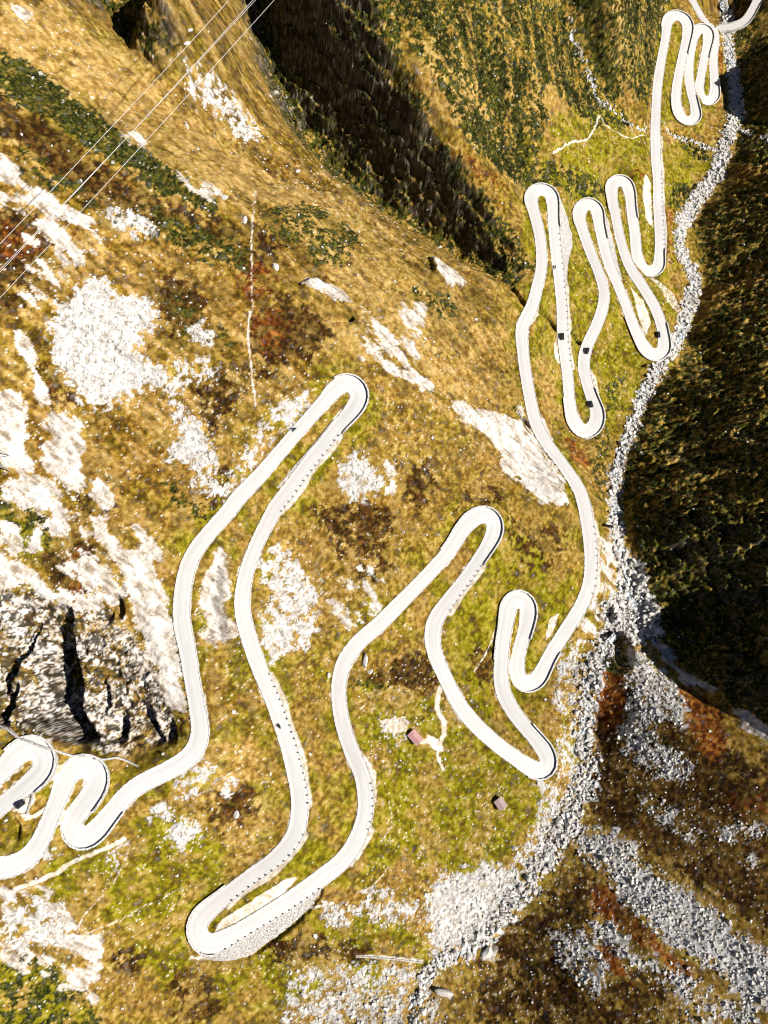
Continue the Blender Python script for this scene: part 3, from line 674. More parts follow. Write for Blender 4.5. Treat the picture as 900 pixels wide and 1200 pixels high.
bend = np.convolve(np.abs(np.cross(np.gradient(R[:, :2], axis=0), np.gradient(np.gradient(R[:, :2], axis=0), axis=0))), np.ones(21) / 21, 'same')
hw_main = HALF * (1 + 0.24 * np.clip(bend / 0.045, 0, 1) + 0.07 * np.sin(rs * 0.083) * np.sin(rs * 0.031 + 1))
stamp(R, hw_main)
stamp(R2, HALF * 0.85)
zf = np.where(wac > 1e-9, acc / np.maximum(wac, 1e-9), H)
core = dmin < 0.55
blend = 1 - sstep(0.4, 6.5, dmin)
drop = np.abs(zf - H)
H = np.where(core, znear - 0.16, H * (1 - blend) + (zf - 0.10 + 0.5 * n_sml * sstep(0, 2, dmin)) * blend)
# culvert channels cut beside the road
for px, w, dp in (([(600,339),(607,345),(616,355)], 1.2, 4.5), ([(627,366),(640,371),(649,379),(658,388)], 1.15, 4.5), ([(669,392),(678,398),(687,405)], 1.05, 4.0), ([(602,479),(612,487),(622,496)], 1.2, 4.2), ([(696,409),(710,415),(724,424),(740,427),(755,428)], 0.8, 2.2), ([(698,611),(708,614),(717,616)], 1.0, 2.5)):
    z_ = new(); stroke(z_, px, w, 1.0, 0.18, 0.3)
    H -= z_ * dp * (dmin > 0.75)
# right bank landing of the bridge
i3 = int(len(R3) * 0.62)
dmin2, zn2, acc2 = dmin.copy(), znear.copy(), acc.copy()
dmin[...] = 1e6; acc[...] = 0; wac[...] = 0
stamp(R3[i3:], 2.4 * S)
b3 = 1 - sstep(0.4, 5.0, dmin)
H = np.where(dmin < 0.5, znear - 0.16, H * (1 - b3) + znear * b3)
dmin = np.minimum(dmin2, dmin)
for k in M:                                           # nothing grows or lies on the carriageway
    if k not in ('straw',):
        M[k] *= sstep(0.0, 0.9, dmin).astype(np.float32)
M['path'] = np.maximum(M['path'], ((1 - sstep(0.0, 0.5, dmin - 1.6 * np.clip(n_mid + 0.6 * n_sml - 0.12, 0, 1) + 0.3 * n_tus)) * 0.8).astype(np.float32))
M['green'] = np.maximum(M['green'], ((1 - sstep(2.5, 9.0, dmin)) * 0.4).astype(np.float32))

# ------------------------------------------------------------------ colours of the cover, vertex by vertex (dark scrub, heath and cliff tones include painted shade)
def uni(n):
    """noise -> even spread 0..1, so that a cover value reads as the share of ground covered"""
    z = (n - n.mean()) / (n.std() + 1e-9)
    return (1 / (1 + np.exp(-1.702 * z))).astype(np.float32)
ZZ = H.copy()                                               # grain follows the finished relief, so steep faces are not smeared
wn1 = rng.random(NSHAPE, dtype=np.float32)
wn2 = box(rng.random(NSHAPE, dtype=np.float32), 1); wn2 = uni(wn2)
uA = uni(n_mid)
uB = uni(fbm3(GX, GY, ZZ, 3.2, 4, 201, 0.66))                    # clumps, a few metres
uC = uni(fbm3(GX, GY, ZZ, 1.3, 3, 211, 0.75))                    # tussocks
uD = uni(fbm3(AX * 0.30, AY, ZZ, 3.4, 4, 221, 0.70))             # along the beds
uE = uni(n_big)
uG = uni(0.34 * (uB - .5) + 0.42 * (uC - .5) + 0.50 * (wn2 - .5) + 0.12 * (wn1 - .5) + 0.34 * (uD - .5) + 0.22 * (uA - .5))
def cover(m, u, k=0.05, soft=2):
    mm = box(box(M[m], soft), soft)
    return sstep(-k, k, mm * 1.04 - u)
def ramp(v, stops):
    p = [q[0] for q in stops]
    return np.stack([np.interp(v, p, [q[1][c] for q in stops]) for c in range(3)], -1).astype(np.float32)
def lay(C, f, c):
    f = f[..., None].astype(np.float32)
    return C * (1 - f) + np.asarray(c, np.float32) * f
C = ramp(uG, [(0, (0.060, 0.031, 0.003)), (0.15, (0.122, 0.067, 0.008)), (0.5, (0.212, 0.124, 0.018)), (0.82, (0.285, 0.180, 0.038)), (1, (0.40, 0.285, 0.105))])
c_straw = ramp(uG, [(0, (0.19, 0.108, 0.020)), (0.2, (0.28, 0.168, 0.040)), (0.6, (0.345, 0.215, 0.063)), (1, (0.45, 0.315, 0.125))])
c_green = ramp(uG, [(0, (0.060, 0.051, 0.001)), (0.2, (0.108, 0.092, 0.002)), (0.55, (0.160, 0.136, 0.003)), (0.85, (0.205, 0.172, 0.008)), (1, (0.30, 0.245, 0.055))])
C = lay(C, cover('straw', uni(0.8 * uA + 0.2 * uB), 0.45, 5), c_straw)
c_rust = ramp(uG, [(0, (0.045, 0.019, 0.001)), (0.2, (0.105, 0.048, 0.004)), (0.55, (0.19, 0.098, 0.012)), (0.85, (0.27, 0.155, 0.028)), (1, (0.40, 0.27, 0.09))])
C = lay(C, cover('rust', uni(0.8 * uA + 0.2 * uB), 0.45, 5) * (1 - 0.7 * M['straw']), c_rust)
C = lay(C, cover('green', uni(0.8 * uA + 0.2 * uB), 0.45, 5), c_green)
C = lay(C, 0.22 * sstep(0.5, 0.9, uE), c_green)
C = lay(C, 0.6 * sstep(0.62, 0.85, uni(0.4 * uD + 0.6 * uA)) * (1 - 0.6 * M['green']) * (1 - 0.6 * M['straw']), ramp(uG, [(0, (0.03, 0.015, 0.002)), (1, (0.19, 0.10, 0.02))]))
uL = uni(n_led)
C = lay(C, slopeL * 0.7 * sstep(0.72, 0.9, uL), c_straw)
C = lay(C, slopeL * 0.75 * (1 - 0.7 * M['straw']) * sstep(0.34, 0.14, uL), ramp(uG, [(0, (0.02, 0.011, 0.001)), (1, (0.14, 0.085, 0.015))]))
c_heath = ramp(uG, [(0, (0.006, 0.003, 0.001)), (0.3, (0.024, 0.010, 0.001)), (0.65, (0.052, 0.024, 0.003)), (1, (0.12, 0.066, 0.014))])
C = lay(C, 0.95 * cover('heath', uni(0.6 * uB + 0.4 * uA), 0.2, 3), c_heath)  # includes the heath that paints shade on the lower slope and left cliff
c_red = ramp(uG, [(0, (0.030, 0.006, 0.001)), (0.3, (0.095, 0.022, 0.002)), (0.65, (0.18, 0.048, 0.005)), (1, (0.32, 0.14, 0.03))])
C = lay(C, 0.92 * cover('red', uni(0.7 * uB + 0.3 * uA), 0.2, 2), c_red)
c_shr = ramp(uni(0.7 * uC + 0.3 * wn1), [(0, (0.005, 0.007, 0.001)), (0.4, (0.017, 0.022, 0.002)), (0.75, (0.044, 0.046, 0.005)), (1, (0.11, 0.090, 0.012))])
uV = uni(n_gul)
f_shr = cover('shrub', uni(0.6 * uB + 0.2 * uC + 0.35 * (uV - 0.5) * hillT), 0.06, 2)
C = lay(C, f_shr, c_shr)  # includes the scrub that stands in for gorge and gully shade
uR = uni(fbm(AX * 0.45, AY, 7.0, 5, 241, 0.62))
# rock: pale beds with brown seams
uS = uni(fbm(AX * 0.22, AY, 1.6, 4, 231, 0.7, True))
c_rock = ramp(uni(0.5 * uD + 0.5 * uS), [(0, (0.16, 0.115, 0.07)), (0.14, (0.33, 0.28, 0.22)), (0.4, (0.40, 0.362, 0.315)), (1, (0.54, 0.505, 0.465))])
c_rock = c_rock * (0.86 + 0.28 * wn2[..., None])
M['rock'] *= (1 - 0.55 * sstep(0.4, 0.7, cliffL)).astype(np.float32)
f_rock = cover('rock', uni(0.6 * uR + 0.25 * uD + 0.15 * uB), 0.03, 2)
C = lay(C, f_rock, c_rock)
# rock on faces too steep for turf, darkened to paint gully and gorge shade
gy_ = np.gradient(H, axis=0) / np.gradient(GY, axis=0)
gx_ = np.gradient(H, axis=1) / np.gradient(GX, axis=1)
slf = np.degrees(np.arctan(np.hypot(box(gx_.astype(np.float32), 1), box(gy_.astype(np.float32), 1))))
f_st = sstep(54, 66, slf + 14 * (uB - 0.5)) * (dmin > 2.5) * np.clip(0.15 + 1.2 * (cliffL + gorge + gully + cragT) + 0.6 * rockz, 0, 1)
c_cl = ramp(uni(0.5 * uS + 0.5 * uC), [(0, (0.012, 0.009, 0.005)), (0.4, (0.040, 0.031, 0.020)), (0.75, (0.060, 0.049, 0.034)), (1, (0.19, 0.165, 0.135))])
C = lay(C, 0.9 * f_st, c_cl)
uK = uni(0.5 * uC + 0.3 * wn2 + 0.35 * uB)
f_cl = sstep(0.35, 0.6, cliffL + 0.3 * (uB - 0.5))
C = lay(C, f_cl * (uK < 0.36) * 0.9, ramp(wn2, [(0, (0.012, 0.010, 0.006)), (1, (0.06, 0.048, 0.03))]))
C = lay(C, f_cl * sstep(0.62, 0.70, uK) * (uR < 0.8), c_rock)
C = lay(C, 0.55 * sstep(0.82, 0.93, uni(0.5 * uD + 0.5 * uR)) * (1 - 0.7 * M['green']) * (1 - 0.8 * M['straw']) * (M['rock'] < 0.6), ramp(uG, [(0, (0.010, 0.008, 0.001)), (1, (0.09, 0.065, 0.010))]))
# scree and boulder beds
c_scr = ramp(uni(0.5 * wn2 + 0.5 * uC), [(0, (0.10, 0.08, 0.055)), (0.08, (0.30, 0.27, 0.23)), (0.3, (0.37, 0.35, 0.325)), (1, (0.52, 0.505, 0.485))])
f_scr = cover('scree', uni(0.7 * uB + 0.3 * uC), 0.08, 3)
C = lay(C, f_scr, c_scr)
c_riv = ramp(uni(0.35 * wn2 + 0.65 * uC), [(0, (0.008, 0.007, 0.005)), (0.24, (0.03, 0.026, 0.02)), (0.34, (0.40, 0.38, 0.355)), (1, (0.62, 0.61, 0.59))])
f_riv = cover('river', uni(0.75 * uB + 0.25 * uC), 0.06, 2)
C = lay(C, f_riv, c_riv)
# single pale stones in the turf
sp = box(box(M['speck'], 6), 6) * (0.15 + 1.8 * sstep(0.45, 0.95, uB)) * 0.05 + 0.0006
f_sp = (wn1 < sp) * (f_scr < 0.5) * (dmin > 1.0)
f_sp = f_sp * 0.85
C = lay(C, f_sp, ramp(uC, [(0, (0.40, 0.36, 0.30)), (1, (0.66, 0.63, 0.60))]))
c_path = ramp(uG, [(0, (0.38, 0.30, 0.20)), (0.5, (0.52, 0.45, 0.36)), (1, (0.62, 0.58, 0.53))])
C = lay(C, sstep(0.2, 0.75, M['path'] + 0.35 * (uC - 0.5)), c_path)
H += f_sp * 0.10
H += f_scr * (wn2 - 0.5) * 0.30 + f_riv * (wn2 - 0.5) * 0.5
H += np.where(dmin > 0.8, (wn2 - 0.5) * 0.05, 0) + f_rock * (uS - 0.5) * 0.35
# ------------------------------------------------------------------ materials
def mat(name):
    m = bpy.data.materials.new(name)
    m.use_nodes = True
    nt = m.node_tree
    b = nt.nodes['Principled BSDF']
    b.inputs['Specular IOR Level'].default_value = 0.15
    return m, nt, b

class NT:
    """terse node building"""
    def __init__(self, nt):
        self.nt = nt
        self.co = nt.nodes.new('ShaderNodeTexCoord').outputs['Object']
    def link(self, a, b):
        self.nt.links.new(a, b)
    def put(self, sock, v):
        if hasattr(v, 'links'): self.link(v, sock)
        else: sock.default_value = v
    def mapping(self, scale=(1, 1, 1), rotz=0.0):
        n = self.nt.nodes.new('ShaderNodeMapping')
        n.inputs['Scale'].default_value = scale
        n.inputs['Rotation'].default_value = (0, 0, rotz)
        self.link(self.co, n.inputs['Vector'])
        return n.outputs[0]
    def noise(self, scale, detail=4, rough=0.55, vec=None, dist=0.0):
        n = self.nt.nodes.new('ShaderNodeTexNoise')
        n.inputs['Scale'].default_value = scale
        n.inputs['Detail'].default_value = detail
        n.inputs['Roughness'].default_value = rough
        n.inputs['Distortion'].default_value = dist
        self.link(vec if vec is not None else self.co, n.inputs['Vector'])
        return n.outputs['Fac']
    def voronoi(self, scale, feature='F1', vec=None, rnd=1.0):
        n = self.nt.nodes.new('ShaderNodeTexVoronoi')
        n.feature = feature
        n.inputs['Scale'].default_value = scale
        n.inputs['Randomness'].default_value = rnd
        self.link(vec if vec is not None else self.co, n.inputs['Vector'])
        return n
    def math(self, op, a, b=0.0, clamp=False):
        n = self.nt.nodes.new('ShaderNodeMath')
        n.operation = op; n.use_clamp = clamp
        self.put(n.inputs[0], a); self.put(n.inputs[1], b)
        return n.outputs[0]
    def rng(self, v, a, b, c=0.0, d=1.0, smooth=True):
        n = self.nt.nodes.new('ShaderNodeMapRange')
        n.interpolation_type = 'SMOOTHSTEP' if smooth else 'LINEAR'
        self.put(n.inputs['Value'], v)
        for k, x in (('From Min', a), ('From Max', b), ('To Min', c), ('To Max', d)):
            self.put(n.inputs[k], x)
        return n.outputs[0]
    def ramp(self, v, stops):
        n = self.nt.nodes.new('ShaderNodeValToRGB')
        e = n.color_ramp.elements
        e[0].position, e[0].color = stops[0][0], (*stops[0][1], 1)
        e[1].position, e[1].color = stops[-1][0], (*stops[-1][1], 1)
        for p, c in stops[1:-1]:
            x = e.new(p); x.color = (*c, 1)
        self.put(n.inputs[0], v)
        return n.outputs[0]
    def mix(self, f, a, b, mode='MIX'):
        n = self.nt.nodes.new('ShaderNodeMix')
        n.data_type = 'RGBA'; n.blend_type = mode
        self.put(n.inputs[0], f)
        self.put(n.inputs[6], a if hasattr(a, 'links') else (*a, 1))
        self.put(n.inputs[7], b if hasattr(b, 'links') else (*b, 1))
        return n.outputs[2]
    def attr(self, name):
        n = self.nt.nodes.new('ShaderNodeAttribute')
        n.attribute_name = name
        return n.outputs['Fac']
    def bump(self, h, strength, dist, normal=None):
        n = self.nt.nodes.new('ShaderNodeBump')
        n.inputs['Strength'].default_value = strength
        n.inputs['Distance'].default_value = dist
        self.link(h, n.inputs['Height'])
        if normal is not None: self.link(normal, n.inputs['Normal'])
        return n.outputs[0]

# --- ground cover: colour of each patch, painted shade included, broken up by fine grain
m_terr, nt, bs = mat('alpine_ground')
g = NT(nt)
ca = nt.nodes.new('ShaderNodeAttribute'); ca.attribute_name = 'cover'
nF = g.noise(2.6, 3, 0.7)
vF = g.rng(nF, 0.30, 0.70, 0.82, 1.18, False)
cb = nt.nodes.new('ShaderNodeCombineXYZ')
for k_ in range(3): g.link(vF, cb.inputs[k_])
g.link(g.mix(1.0, ca.outputs['Color'], cb.outputs[0], 'MULTIPLY'), bs.inputs['Base Color'])
bs.inputs['Roughness'].default_value = 0.92
bs.inputs['Specular IOR Level'].default_value = 0.08
g.link(g.bump(nF, 1.0, 0.10), bs.inputs['Normal'])

# --- carriageway: pale granite setts and bleached asphalt, tracked by wheels
def road_material(name, tone):
    m, nt, b = mat(name)
    q = NT(nt)
    uv = nt.nodes.new('ShaderNodeUVMap').outputs[0]
    sx = nt.nodes.new('ShaderNodeSeparateXYZ'); q.link(uv, sx.inputs[0])
    big = q.noise(0.09, 4, 0.6); sm = q.noise(1.1, 5, 0.7); fi = q.noise(6.0, 3, 0.7)
    mp = nt.nodes.new('ShaderNodeMapping'); mp.inputs['Scale'].default_value = (1.6, 0.05, 1.0); q.link(uv, mp.inputs['Vector'])
    stn = nt.nodes.new('ShaderNodeTexNoise'); stn.inputs['Scale'].default_value = 1.0; stn.inputs['Detail'].default_value = 4
    q.link(mp.outputs[0], stn.inputs['Vector'])
    edge = q.rng(q.math('ADD', q.math('ABSOLUTE', sx.outputs[0]), q.math('MULTIPLY', q.math('SUBTRACT', sm, 0.5), 1.1)), HALF - 1.0, HALF - 0.4)
    c = q.mix(q.rng(stn.outputs['Fac'], 0.36, 0.66), tuple(t * 0.97 for t in tone), tuple(t * 1.03 for t in tone))
    c = q.mix(q.math('MULTIPLY', q.rng(big, 0.42, 0.60), 0.5), c, (0.56, 0.545, 0.525))
    au = q.math('ABSOLUTE', q.math('SUBTRACT', q.math('ABSOLUTE', sx.outputs[0]), 1.35))
    lane = q.math('MULTIPLY', q.rng(q.math('ADD', au, q.math('MULTIPLY', sm, 0.5)), 0.9, 0.3), q.rng(big, 0.35, 0.62, 0.15, 0.75))
    c = q.mix(lane, c, tuple(t * 0.93 for t in tone))
    pv_ = nt.nodes.new('ShaderNodeTexVoronoi'); pv_.inputs['Scale'].default_value = 1.0
    mp2 = nt.nodes.new('ShaderNodeMapping'); mp2.inputs['Scale'].default_value = (0.22, 0.06, 1.0); q.link(uv, mp2.inputs['Vector']); q.link(mp2.outputs[0], pv_.inputs['Vector'])
    pc = nt.nodes.new('ShaderNodeSeparateColor'); q.link(pv_.outputs['Color'], pc.inputs[0])
    c = q.mix(q.math('MULTIPLY', q.math('GREATER_THAN', pc.outputs[0], 0.80), 0.35), c, tuple(t * 0.86 for t in tone))
    c = q.mix(q.math('MULTIPLY', edge, 0.75), c, (0.58, 0.55, 0.515))
    c = q.mix(q.math('MULTIPLY', q.rng(fi, 0.56, 0.72), 0.25), c, (0.36, 0.33, 0.30))
    c = q.mix(q.math('MULTIPLY', q.rng(sm, 0.60, 0.70), 0.3), c, (0.44, 0.40, 0.37))
    q.link(c, b.inputs['Base Color'])
    b.inputs['Roughness'].default_value = 0.85
    q.link(q.bump(fi, 0.4, 0.03), b.inputs['Normal'])
    return m
m_road = road_material('granite_road', (0.505, 0.492, 0.478))
def stone_material(name, c0, c1, scale=1.6, joint=(0.12, 0.10, 0.08), rough=0.88, jw=0.06):
    m, nt, b = mat(name)
    q = NT(nt)
    v = q.voronoi(scale, 'DISTANCE_TO_EDGE'); vc = q.voronoi(scale)
    sc = nt.nodes.new('ShaderNodeSeparateColor'); q.link(vc.outputs['Color'], sc.inputs[0])
    n = q.noise(3.0, 5, 0.7)
    c = q.mix(sc.outputs[0], c0, c1)
    c = q.mix(q.math('MULTIPLY', q.rng(n, 0.45, 0.7), 0.45), c, tuple(x * 0.55 for x in c0))
    c = q.mix(q.rng(v.outputs['Distance'], jw * 0.4, jw), joint, c)
    q.link(c, b.inputs['Base Color'])
    b.inputs['Roughness'].default_value = rough
    q.link(q.bump(q.math('ADD', q.rng(v.outputs['Distance'], 0, 0.12), q.math('MULTIPLY', n, 0.5)), 0.9, 0.15), b.inputs['Normal'])
    return m
m_wall = stone_material('dry_stone', (0.42, 0.39, 0.355), (0.54, 0.52, 0.49), 1.5, (0.14, 0.11, 0.08))
m_kerb = stone_material('granite_kerb', (0.56, 0.53, 0.49), (0.64, 0.62, 0.59), 0.7, (0.34, 0.30, 0.26), jw=0.03)
def plain_material(name, c0, c1, scale, rough=0.8, metallic=0.0, bumpd=0.0, spec=0.15):
    m, nt, b = mat(name)
    q = NT(nt)
    n = q.noise(scale, 5, 0.65)
    q.link(q.mix(q.rng(n, 0.35, 0.65), c0, c1), b.inputs['Base Color'])
    b.inputs['Roughness'].default_value = rough
    b.inputs['Metallic'].default_value = metallic
    b.inputs['Specular IOR Level'].default_value = spec
    if bumpd: q.link(q.bump(n, 0.7, bumpd), b.inputs['Normal'])
    return m
m_boulder = plain_material('gneiss_boulder', (0.36, 0.33, 0.295), (0.61, 0.58, 0.54), 1.1, 0.9, 0, 0.12)
def stone_tones(name, c0, c1):
    m, nt, b = mat(name)
    q = NT(nt)
    n = q.noise(2.0, 4, 0.65)
    f = q.math('ADD', q.attr('tone'), q.math('MULTIPLY', q.math('SUBTRACT', n, 0.5), 0.5), True)
    q.link(q.mix(f, c0, c1), b.inputs['Base Color'])
    b.inputs['Roughness'].default_value = 0.9
    return m
m_scree = stone_tones('scree_stone', (0.28, 0.245, 0.20), (0.61, 0.58, 0.535))
m_cobble = stone_tones('river_cobble', (0.18, 0.16, 0.135), (0.67, 0.64, 0.595))
m_stone = stone_tones('loose_stone', (0.18, 0.155, 0.12), (0.56, 0.535, 0.50))

# ------------------------------------------------------------------ object helpers
def link(o, parent=None):
    col.objects.link(o)
    if parent is not None: o.parent = parent
    return o
def tag(o, label=None, cat=None, group=None, kind=None):
    if label: o['label'] = label
    if cat: o['category'] = cat
    if group: o['group'] = group
    if kind: o['kind'] = kind
    return o
def mesh_np(name, verts, faces, material=None, smooth=False):
    """faces: (n,4) or (n,3) int array, or list of both"""
    me = bpy.data.meshes.new(name)
    if isinstance(faces, np.ndarray): faces = [faces]
    verts = np.ascontiguousarray(verts, np.float32)
    me.vertices.add(len(verts)); me.vertices.foreach_set('co', verts.ravel())
    loops = np.concatenate([f.ravel() for f in faces]).astype(np.int32)
    tot = np.concatenate([np.full(len(f), f.shape[1]) for f in faces]).astype(np.int32)
    start = np.r_[0, np.cumsum(tot)[:-1]].astype(np.int32)
    me.loops.add(len(loops)); me.loops.foreach_set('vertex_index', loops)
    me.polygons.add(len(tot)); me.polygons.foreach_set('loop_start', start)
    try: me.polygons.foreach_set('loop_total', tot)
    except Exception: pass
    me.polygons.foreach_set('use_smooth', np.full(len(tot), smooth))
    if material: me.materials.append(material)
    me.update(calc_edges=True)
    return me
def obj(name, me, parent=None):
    return link(bpy.data.objects.new(name, me), parent)
def empty(name, loc=(0, 0, 0), rotz=0.0):
    o = bpy.data.objects.new(name, None)
    o.empty_display_size = 0.5
    o.location = loc; o.rotation_euler = (0, 0, rotz)
    return link(o)
def copy_tree(o, parent=None):
    c = o.copy(); col.objects.link(c)
    if parent is not None: c.parent = parent
    for k in [x for x in o.children]: copy_tree(k, c)
    return c
def px_ground(u, v):
    p = ground_xy([(u, v)], H)[0]
    return float(p[0]), float(p[1]), float(sample(H, p[0], p[1]))

# ------------------------------------------------------------------ walls and edges that follow the road
def normals2d(P):
    t = np.gradient(P[:, :2], axis=0)
    t /= np.linalg.norm(t, axis=1)[:, None] + 1e-9
    return np.stack([-t[:, 1], t[:, 0]], -1)            # left of travel
NRM = normals2d(R)
for _ in range(4):
    NRM[1:-1] = 0.25 * NRM[:-2] + 0.5 * NRM[1:-1] + 0.25 * NRM[2:]
NRM /= np.linalg.norm(NRM, axis=1)[:, None]
CURV = np.cross(np.gradient(R[:, :2], axis=0), np.gradient(np.gradient(R[:, :2], axis=0), axis=0))
def near_idx(p, lo=0, hi=None):
    hi = len(R) if hi is None else hi
    return lo + int(np.argmin((R[lo:hi, 3] - p[0]) ** 2 + (R[lo:hi, 4] - p[1]) ** 2))
def span(p0, p1, side):
    i0 = near_idx(p0); i1 = near_idx(p1)
    if i0 > i1: i0, i1 = i1, i0
    if side == 'out': sg = -1.0 if CURV[i0:i1 + 1].sum() > 0 else 1.0
    elif side == 'in': sg = 1.0 if CURV[i0:i1 + 1].sum() > 0 else -1.0
    else:
        d = {'E': (1, 0), 'W': (-1, 0), 'S': (0, -1), 'N': (0, 1)}[side]
        sg = 1.0 if (NRM[i0:i1 + 1] @ np.array(d)).sum() > 0 else -1.0
    return i0, i1, sg
def sweep(name, base, nrm, prof, material, cap=True, jitter=0.0, hw=0.0):
    """profile of (offset, height) carried along base points; closed loop profile"""
    n = len(base); m = len(prof)
    V = np.zeros((n, m, 3))
    for k, (o, h) in enumerate(prof):
        V[:, k, 0] = base[:, 0] + nrm[:, 0] * (o + hw)
        V[:, k, 1] = base[:, 1] + nrm[:, 1] * (o + hw)
        V[:, k, 2] = base[:, 2] + h
    if jitter: V += rng.normal(0, jitter, V.shape)
    idx = np.arange(n * m).reshape(n, m)
    a_ = idx[:-1]; b_ = idx[1:]
    F = np.stack([a_, b_, np.roll(b_, -1, 1), np.roll(a_, -1, 1)], -1).reshape(-1, 4)
    faces = [F]
    if cap and m == 4: faces.append(np.vstack([idx[0][::-1], idx[-1]]))
    return mesh_np(name, V.reshape(-1, 3), faces, material)

# battered retaining walls carry some stretches; the ground is kept below their faces
BATTER = [
 ((647,232),(656,330),'E',[0.8,5.5,7.5,7.0,4.0,2.0,0.8],'pale battered stone retaining wall bulging beside the first of the meadow hairpins, next to the dark gully'),
 ((700,248),(722,330),'E',[0.6,2.6,3.4,3.4,2.8,2.0,0.8],'narrow battered stone retaining wall beside the middle hairpin of the green meadow'),
 ((243,1106),(368,1036),'S',[1.2,4.8,5.6,5.2,4.4,3.0,0.8],'long battered stone retaining wall below the hairpin above the bouldery stream bed, boulder at its foot'),
 ((771,235),(774,300),'E',[0.6,1.4,1.6,1.5,0.8],'low retaining wall under the long straight road beside the torrent'),
]
batter_meshes = []
for p0, p1, side, wd, lab in BATTER:
    i0, i1, sg = span(p0, p1, side)
    P = R[i0:i1 + 1, :3]; N = NRM[i0:i1 + 1] * sg
    n = len(P)
    wm = np.interp(np.linspace(0, 1, n), np.linspace(0, 1, len(wd)), wd) * S * 0.9
    rows = 10
    V = np.zeros((n, rows + 1, 3))
    HB = hw_main[i0:i1 + 1]
    foot = P[:, :2] + N * (HB + 0.45 + wm)[:, None]
    zfoot = np.minimum(sample(H, foot[:, 0], foot[:, 1]), P[:, 2] - 0.75 * wm)
    zfoot = np.convolve(np.pad(zfoot, 6, mode='edge'), np.ones(13) / 13, 'valid')
    for r in range(rows + 1):
        f = r / rows
        off = HB + 0.26 + (wm + 0.15) * f
        V[:, r, :2] = P[:, :2] + N * off[:, None]
        V[:, r, 2] = (P[:, 2] + 0.02) * (1 - f) + zfoot * f
    jit = rng.normal(0, 0.07, V.shape); jit[:, 0] = 0
    V += jit
    # lower the ground under the face
    q = V[:, :, :].reshape(-1, 3)
    gi, gj = to_idx(q[:, 0], q[:, 1])
    gi = np.round(gi).astype(int); gj = np.round(gj).astype(int)
    for di in (-2, -1, 0, 1, 2):
        for dj in (-2, -1, 0, 1, 2):
            np.minimum.at(H, (gj + dj, gi + di), q[:, 2] - 0.35)
    V = np.concatenate([V, V[:, -1:, :] - [0, 0, 1.2]], 1)
    batter_meshes.append((V, lab, zfoot))
    blk = new()
    stroke_world(blk, P[:, :2] + N * (HB + 0.5 + wm * 0.5)[:, None], np.maximum(wm * 0.5, 0.6) + 0.3, 1.0, 0.1)
    for k in M: M[k] *= (1 - blk)

# gravel verge outside the guard stones
verge = new()
for p0, p1, side in (((309,795),(351,945),'E'),((346,976),(262,1052),'S'),((392,506),(322,598),'E'),((558,660),(520,713),'E'),((688,692),(689,612),'E'),((650,275),(664,430),'E'),((773,286),(770,160),'E'),((424,970),(410,1000),'E'),((640,518),(628,495),'E')):
    i0, i1, sg = span(p0, p1, side)
    q_ = R[i0:i1 + 1]
    stroke_world(verge, q_[:, :2] + NRM[i0:i1 + 1] * sg * (hw_main[i0:i1 + 1, None] + 0.5), 0.95 + 0.35 * np.sin(rs[i0:i1 + 1] * 0.3), 1.0, 0.3, 0.35)
C = lay(C, np.clip(verge * 1.3, 0, 1) * 0.95, c_path)

# ------------------------------------------------------------------ the ground itself
nj, ni = NSHAPE
idx = np.arange(nj * ni).reshape(nj, ni)
quads = np.stack([idx[:-1, :-1], idx[:-1, 1:], idx[1:, 1:], idx[1:, :-1]], -1).reshape(-1, 4)
me = mesh_np('terrain', np.stack([GX, GY, H], -1).reshape(-1, 3), quads, m_terr, True)
ca_ = me.attributes.new('cover', 'FLOAT_COLOR', 'POINT')
ca_.data.foreach_set('color', np.concatenate([C, np.ones(NSHAPE + (1,), np.float32)], -1).astype(np.float32).ravel())
terrain = tag(obj('terrain', me), kind='structure')

# ------------------------------------------------------------------ roads
def road_mesh(name, Q, half, material):
    N = normals2d(Q)
    for _ in range(4):
        N[1:-1] = 0.25 * N[:-2] + 0.5 * N[1:-1] + 0.25 * N[2:]
    N /= np.linalg.norm(N, axis=1)[:, None]
    hw = np.broadcast_to(half, (len(Q),))
    offs = [(-1, -0.9), (-1, 0), (-0.5, 0.05), (0, 0.08), (0.5, 0.05), (1, 0), (1, -0.9)]
    n = len(Q); m = len(offs)
    V = np.zeros((n, m, 3))
    for k, (o, h) in enumerate(offs):
        V[:, k, :2] = Q[:, :2] + N * (hw * o)[:, None]
        V[:, k, 2] = Q[:, 2] + h
    ix = np.arange(n * m).reshape(n, m)
    F = np.stack([ix[:-1, 1:], ix[1:, 1:], ix[1:, :-1], ix[:-1, :-1]], -1).reshape(-1, 4)[:, ::-1]
    me = mesh_np(name, V.reshape(-1, 3), F, material)
    s = arc(Q[:, :2])
    uvv = np.zeros((n, m, 2)); uvv[..., 1] = s[:, None]
    for k, (o, h) in enumerate(offs): uvv[:, k, 0] = hw * o
    lay = me.uv_layers.new(name='UVMap')
    li = np.empty(len(me.loops), np.int32); me.loops.foreach_get('vertex_index', li)
    lay.data.foreach_set('uv', uvv.reshape(-1, 2)[li].astype(np.float32).ravel())
    return me, N
me, _ = road_mesh('road', R, hw_main, m_road)
road = tag(obj('road', me), kind='structure')
for sg in (-1, 1):
    kp = [(-0.02, -0.5), (-0.02, 0.09), (0.28, 0.09), (0.28, -0.5)]
    obj('kerb', sweep('kerb', R[:, :3], NRM * sg, kp, m_kerb, True, 0.02, hw_main), road)
me, N2 = road_mesh('side_road', R2 + np.array([0, 0, 0.012, 0, 0]), HALF * 0.8, m_road)
tag(obj('side_road', me), kind='structure')

